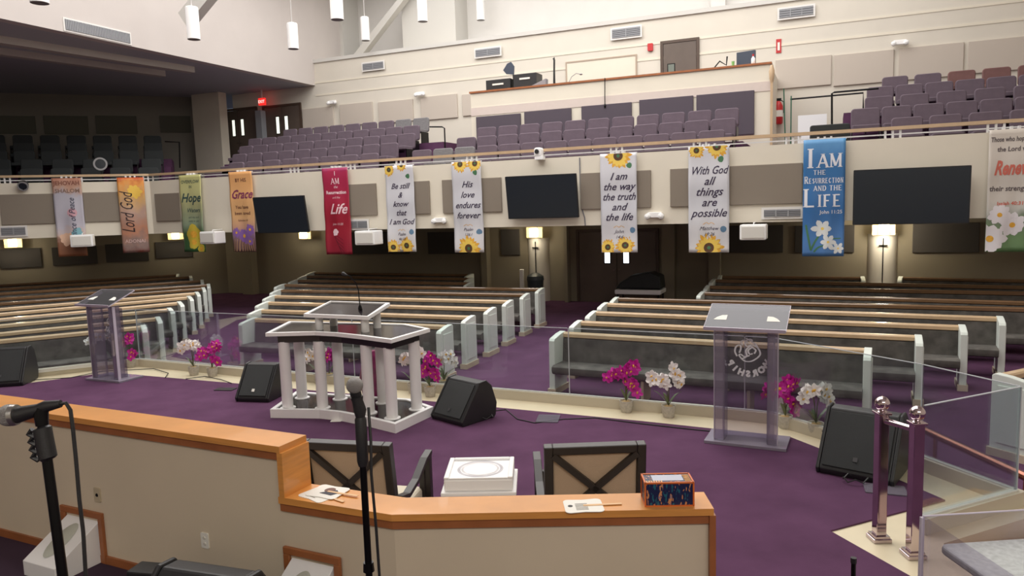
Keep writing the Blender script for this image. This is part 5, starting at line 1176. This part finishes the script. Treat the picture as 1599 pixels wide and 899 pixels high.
# ------------------------------------------------------------ chairs behind the parapet
def armchair(loc, rz, label):
    o = thing('armchair', label, 'chair', loc, rz, 'x-back armchairs behind the parapet')
    w2 = .29; t = .05; zt, zb = .95, .48
    mt = Matrix.Translation((0, 0, .45)) @ Matrix.Rotation(R(8), 4, 'X') @ Matrix.Translation((0, 0, -.45))   # back leans towards the viewer
    # local: +y = front of chair (away from camera)
    g = MB(); g.box(-w2, -w2+t, -.03, .03, .3, zt, mt); g.box(w2-t, w2, -.03, .03, .3, zt, mt); g.box(-w2+t, w2-t, -.03, .03, zt-t, zt, mt); g.box(-w2+t, w2-t, -.03, .03, zb, zb+t, mt); g.build('back_frame', espresso, o, bevel=.006)
    for s_ in (1, -1):
        a = Vector((-s_*(w2-t), zt-t)); b = Vector((s_*(w2-t)*1.0, zb+t-.06)); d = (b-a).normalized(); q = Vector((-d.y, d.x))*.018
        vs = [(p.x, y, p.y) for y in (-.035, -.01) for p in (a+q, a-q, b-q, b+q)]
        vs = [mt @ Vector(p) for p in vs]
        MB().add(vs, [(3, 2, 1, 0), (4, 5, 6, 7), (0, 1, 5, 4), (1, 2, 6, 5), (2, 3, 7, 6), (3, 0, 4, 7)]).build('cross_brace', espresso, o)
    MB().box(-w2+t, w2-t, -.008, .035, zb+t, zt-t, mt).build('back_pad', beigefab, o, bevel=.01)
    MB().rbox(-w2+.02, w2-.02, .02, .5, .38, .47, .05, 4, 'z').build('seat_cushion', creamfab, o, bevel=.02)
    MB().box(-w2+.01, w2-.01, .02, .5, .32, .38).build('seat_frame', espresso, o, bevel=.005)
    for sx in (-1, 1):
        for y, hh_ in ((.0, .32), (.48, .6)): MB().box(sx*(w2-.02)-.02, sx*(w2-.02)+.02, y-.02, y+.02, 0, hh_).build('leg', espresso, o, bevel=.004)
        x = sx*(w2+.015)
        g = MB(); pts = [(-.02, .6), (.1, .57), (.25, .6), (.42, .68), (.52, .7)]; vs = [(x+dx, y, z+dz) for y, z in pts for dx, dz in ((-.025, -.015), (.025, -.015), (.025, .015), (-.025, .015))]
        g.add(vs, [(4*i+a, 4*i+(a+1) % 4, 4*i+4+(a+1) % 4, 4*i+4+a) for i in range(4) for a in range(4)]+[(0, 3, 2, 1), (16, 17, 18, 19)])
        g.box(x-.02, x+.02, .47, .52, .3, .69); g.build('armrest', espresso, o, bevel=.004)
    return o
armchair((.44, 4.12, 0), R(1), 'dark wooden armchair with beige x-back, right of the white table')
armchair((-1.0, 4.3, 0), R(-13), 'dark wooden armchair with beige x-back, turned, left of the white table')
o = thing('white_side_table', 'white ornate side table with embossed oval top between the armchairs', 'table', (-.235, 4.49, 0), R(-2)); ht = .66
MB().box(-.21, .21, -.18, .18, ht-.075, ht).build('table_block', white, o, bevel=.01); MB().box(-.23, .23, -.2, .2, ht-.1, ht-.075).build('lower_lip', white, o, bevel=.006)
g = MB(); g.box(-.21, -.18, -.18, .18, ht, ht+.015); g.box(.18, .21, -.18, .18, ht, ht+.015); g.box(-.18, .18, .155, .18, ht, ht+.015); g.box(-.18, .18, -.18, -.165, ht, ht+.01); g.build('raised_rim', white, o, bevel=.005)
ov = Matrix.Translation((0, 0, ht)) @ Matrix.Diagonal((1, 1.0, 1, 1))
MB().lathe([(.125, 0), (.135, .006), (.145, 0), (.125, 0)], seg=36, mtx=Matrix.Translation((0, 0, ht))).build('oval_ring', mat('embossed_grey', (206, 204, 210), .3), o, smooth=True); MB().lathe([(.105, 0), (.113, .005), (.12, 0), (.105, 0)], seg=36, mtx=Matrix.Translation((0, 0, ht))).build('oval_ring', mat('embossed_white', (236, 234, 236), .15), o, smooth=True)
for sx in (-.17, .17):
    for sy in (-.14, .14): MB().lathe([(.02, 0), (.03, .1), (.02, .25), (.035, .4), (.025, ht-.1)], (sx, sy, 0), 14).build('leg', white, o, smooth=True)
# ------------------------------------------------------------ things on the parapet cap
CZ = .82
bb = Z(1046, 790, CZ); o = thing('tissue_box', 'orange edged tissue box with blue leaf pattern on the parapet cap', 'tissue box', (bb.x, bb.y+.06, CZ), rzE)
def tb_mat():
    ma = bpy.data.materials.new('tissue_pattern'); ma.use_nodes = True; nt = ma.node_tree; b = nt.nodes['Principled BSDF']; b.inputs['Roughness'].default_value = .4
    tc = nt.nodes.new('ShaderNodeTexCoord'); mp = nt.nodes.new('ShaderNodeMapping'); mp.inputs['Scale'].default_value = (70, 60, 22); nt.links.new(tc.outputs['Object'], mp.inputs[0])
    vo = nt.nodes.new('ShaderNodeTexNoise'); vo.inputs['Scale'].default_value = 1; vo.inputs['Detail'].default_value = 2; nt.links.new(mp.outputs[0], vo.inputs[0])
    rp = nt.nodes.new('ShaderNodeValToRGB'); rp.color_ramp.interpolation = 'CONSTANT'; el = rp.color_ramp.elements; el[0].color = (*lin((30, 96, 116)), 1); el[1].position = .38; el[1].color = (*lin((22, 32, 74)), 1)
    e = el.new(.6); e.color = (*lin((206, 140, 92)), 1); e = el.new(.68); e.color = (*lin((52, 110, 170)), 1); nt.links.new(vo.outputs[0], rp.inputs[0]); nt.links.new(rp.outputs[0], b.inputs['Base Color']); return ma
MB().box(-.117, .117, -.06, .06, 0, .118).build('carton', tb_mat(), o)
org = mat('orange_edge', (214, 110, 50), .4); g = MB()
for sx in (-1, 1):
    for sy in (-1, 1): g.box(sx*.117-.004, sx*.117+.004, sy*.06-.004, sy*.06+.004, 0, .122)
    g.box(sx*.117-.004, sx*.117+.004, -.06, .06, .114, .122); g.box(sx*.117-.004, sx*.117+.004, -.06, .06, 0, .006)
    g.box(-.117, .117, sx*.06-.004, sx*.06+.004, .114, .122); g.box(-.117, .117, sx*.06-.004, sx*.06+.004, 0, .006)
g.build('orange_edging', org, o)
MB().box(-.075, .075, -.035, .04, .118, .1205).build('top_opening', mat('tissue_film', (190, 196, 214), .25), o); 
g = MB()
for i in range(7): g.box(-.11+.01*i*1.2, -.11+.01*i*1.2+.006, -.055, -.035, .118, .121)
for i in range(5): g.box(.08, .11, -.04+i*.018, -.034+i*.018, .118, .121)
g.build('orange_strokes', mat('apricot', (232, 176, 110), .5), o)
def fan(px, py, rz, label, portrait=False, z=CZ, stick=0):
    p = Z(px, py, z); o = thing('hand_fan', label, 'hand fan', (p.x, p.y, z), rz, 'paper hand fans on the parapet cap')
    prof = []; w_, h_ = .09, .085
    for cx, cy, st in ((w_-.02, h_-.03, 0), (-w_+.02, h_-.03, 90), (-w_+.02, -h_+.03, 180), (w_-.02, -h_+.03, 270)):
        for i in range(5): t = R(st+22.5*i); prof.append((cx+.025*math.cos(t), cy+.025*math.sin(t)))
        if st in (0, 180): prof.append((0, (h_-.012)*(1 if st == 0 else -1)))
    MB().prism(prof, 0, .003).build('card', paper, o)
    MB().box(.0, .19, -.008, .008, .003, .006).build('stick', mat('stick_wood', (226, 186, 140), .6), o)
    if portrait:
        MB().lathe([(.001, .0032), (.03, .0033), (.0305, .0042), (.001, .0045)], (.0, .02, 0), 16).build('printed_face', mat('printed_skin', (112, 72, 58), .6), o)
        MB().prism([(-.03, -.03), (.05, -.04), (.07, .0), (.04, .03), (.0, .0)], .0033, .0048).build('printed_suit', mat('printed_navy', (30, 28, 48), .6), o)
    else:
        g = MB()
        for i in range(6): g.box(-.04+.0*i, .02, -.05+.014*i, -.046+.014*i, .003, .0045)
        g.build('printed_lines', mat('printed_grey', (150, 146, 140), .6), o); MB().lathe([(.001, .0032), (.012, .0033), (.012, .0045)], (-.065, 0, 0), 12).build('printed_seal', blackm, o)
    return o
fan(911, 790, R(2), 'white hand fan with printed text lying on the parapet cap')
fan(512, 768, R(-24), 'hand fan with printed portrait lying in the corner of the lower cap', True, CZ+.004)
fan(500, 772, R(-38), 'plain hand fan lying under the portrait fan', False, CZ)
# ------------------------------------------------------------ small floor things and cables
def flat(px, py, w_, d_, rz, name, label, ma, cat, h=.01):
    p = Z(px, py, 0); o = MB().rbox(-w_/2, w_/2, -d_/2, d_/2, 0, h, .01, 3, 'z').build(name, ma, loc=(p.x, p.y, .0), rot=rz); return tag(o, label, cat)
flat(856, 654, .24, .28, R(-10), 'floor_pocket', 'clear grey floor box cover on the carpet before the glass', acrylc, 'floor box'); flat(352, 608, .26, .14, R(-10), 'tablet', 'flat black tablet lying on the carpet left of the pulpit', black, 'tablet')
flat(525, 657, .12, .07, 0, 'paper_slip', 'small pale paper slip on the carpet under the pulpit front', paper, 'paper', .003); flat(1382, 765, .3, .2, R(-20), 'floor_pocket', 'clear floor box cover beside the large monitor', acrylc, 'floor box')
def cable(pts, label, r=.006, z=.006):
    P = [Z(x, y, 0) for x, y in pts]; o = MB().tube([(p.x-P[0].x, p.y-P[0].y, z) for p in P], r, 6).build('floor_cable', black, loc=(P[0].x, P[0].y, 0), smooth=True); tag(o, label, 'cable', 'black cables on the stage')
cable(((745, 645), (790, 640), (808, 655), (835, 661), (880, 655), (930, 653), (1000, 662), (1080, 671), (1110, 674)), 'black cable across the carpet right of the pulpit')
cable(((46, 594), (110, 590), (160, 580), (200, 578), (240, 576), (263, 583), (258, 590)), 'black cable on the cream border by the left lectern'); cable(((290, 592), (320, 588), (345, 593), (362, 599)), 'black cable by the left orchids')
# cable loops on monitors
for c_, lb in (((-.35, 7.82), 'black cable loop beside the monitor right of the pulpit'), ((2.72, 5.72), 'black cable loop in front of the large monitor')):
    o = MB().tube([(.1*math.cos(a/10*2*math.pi), .07*math.sin(a/10*2*math.pi), .02+.03*(a % 2)) for a in range(12)], .006, 6).build('cable_loop', black, loc=(c_[0], c_[1], 0), smooth=True); tag(o, lb, 'cable', 'black cables on the stage')
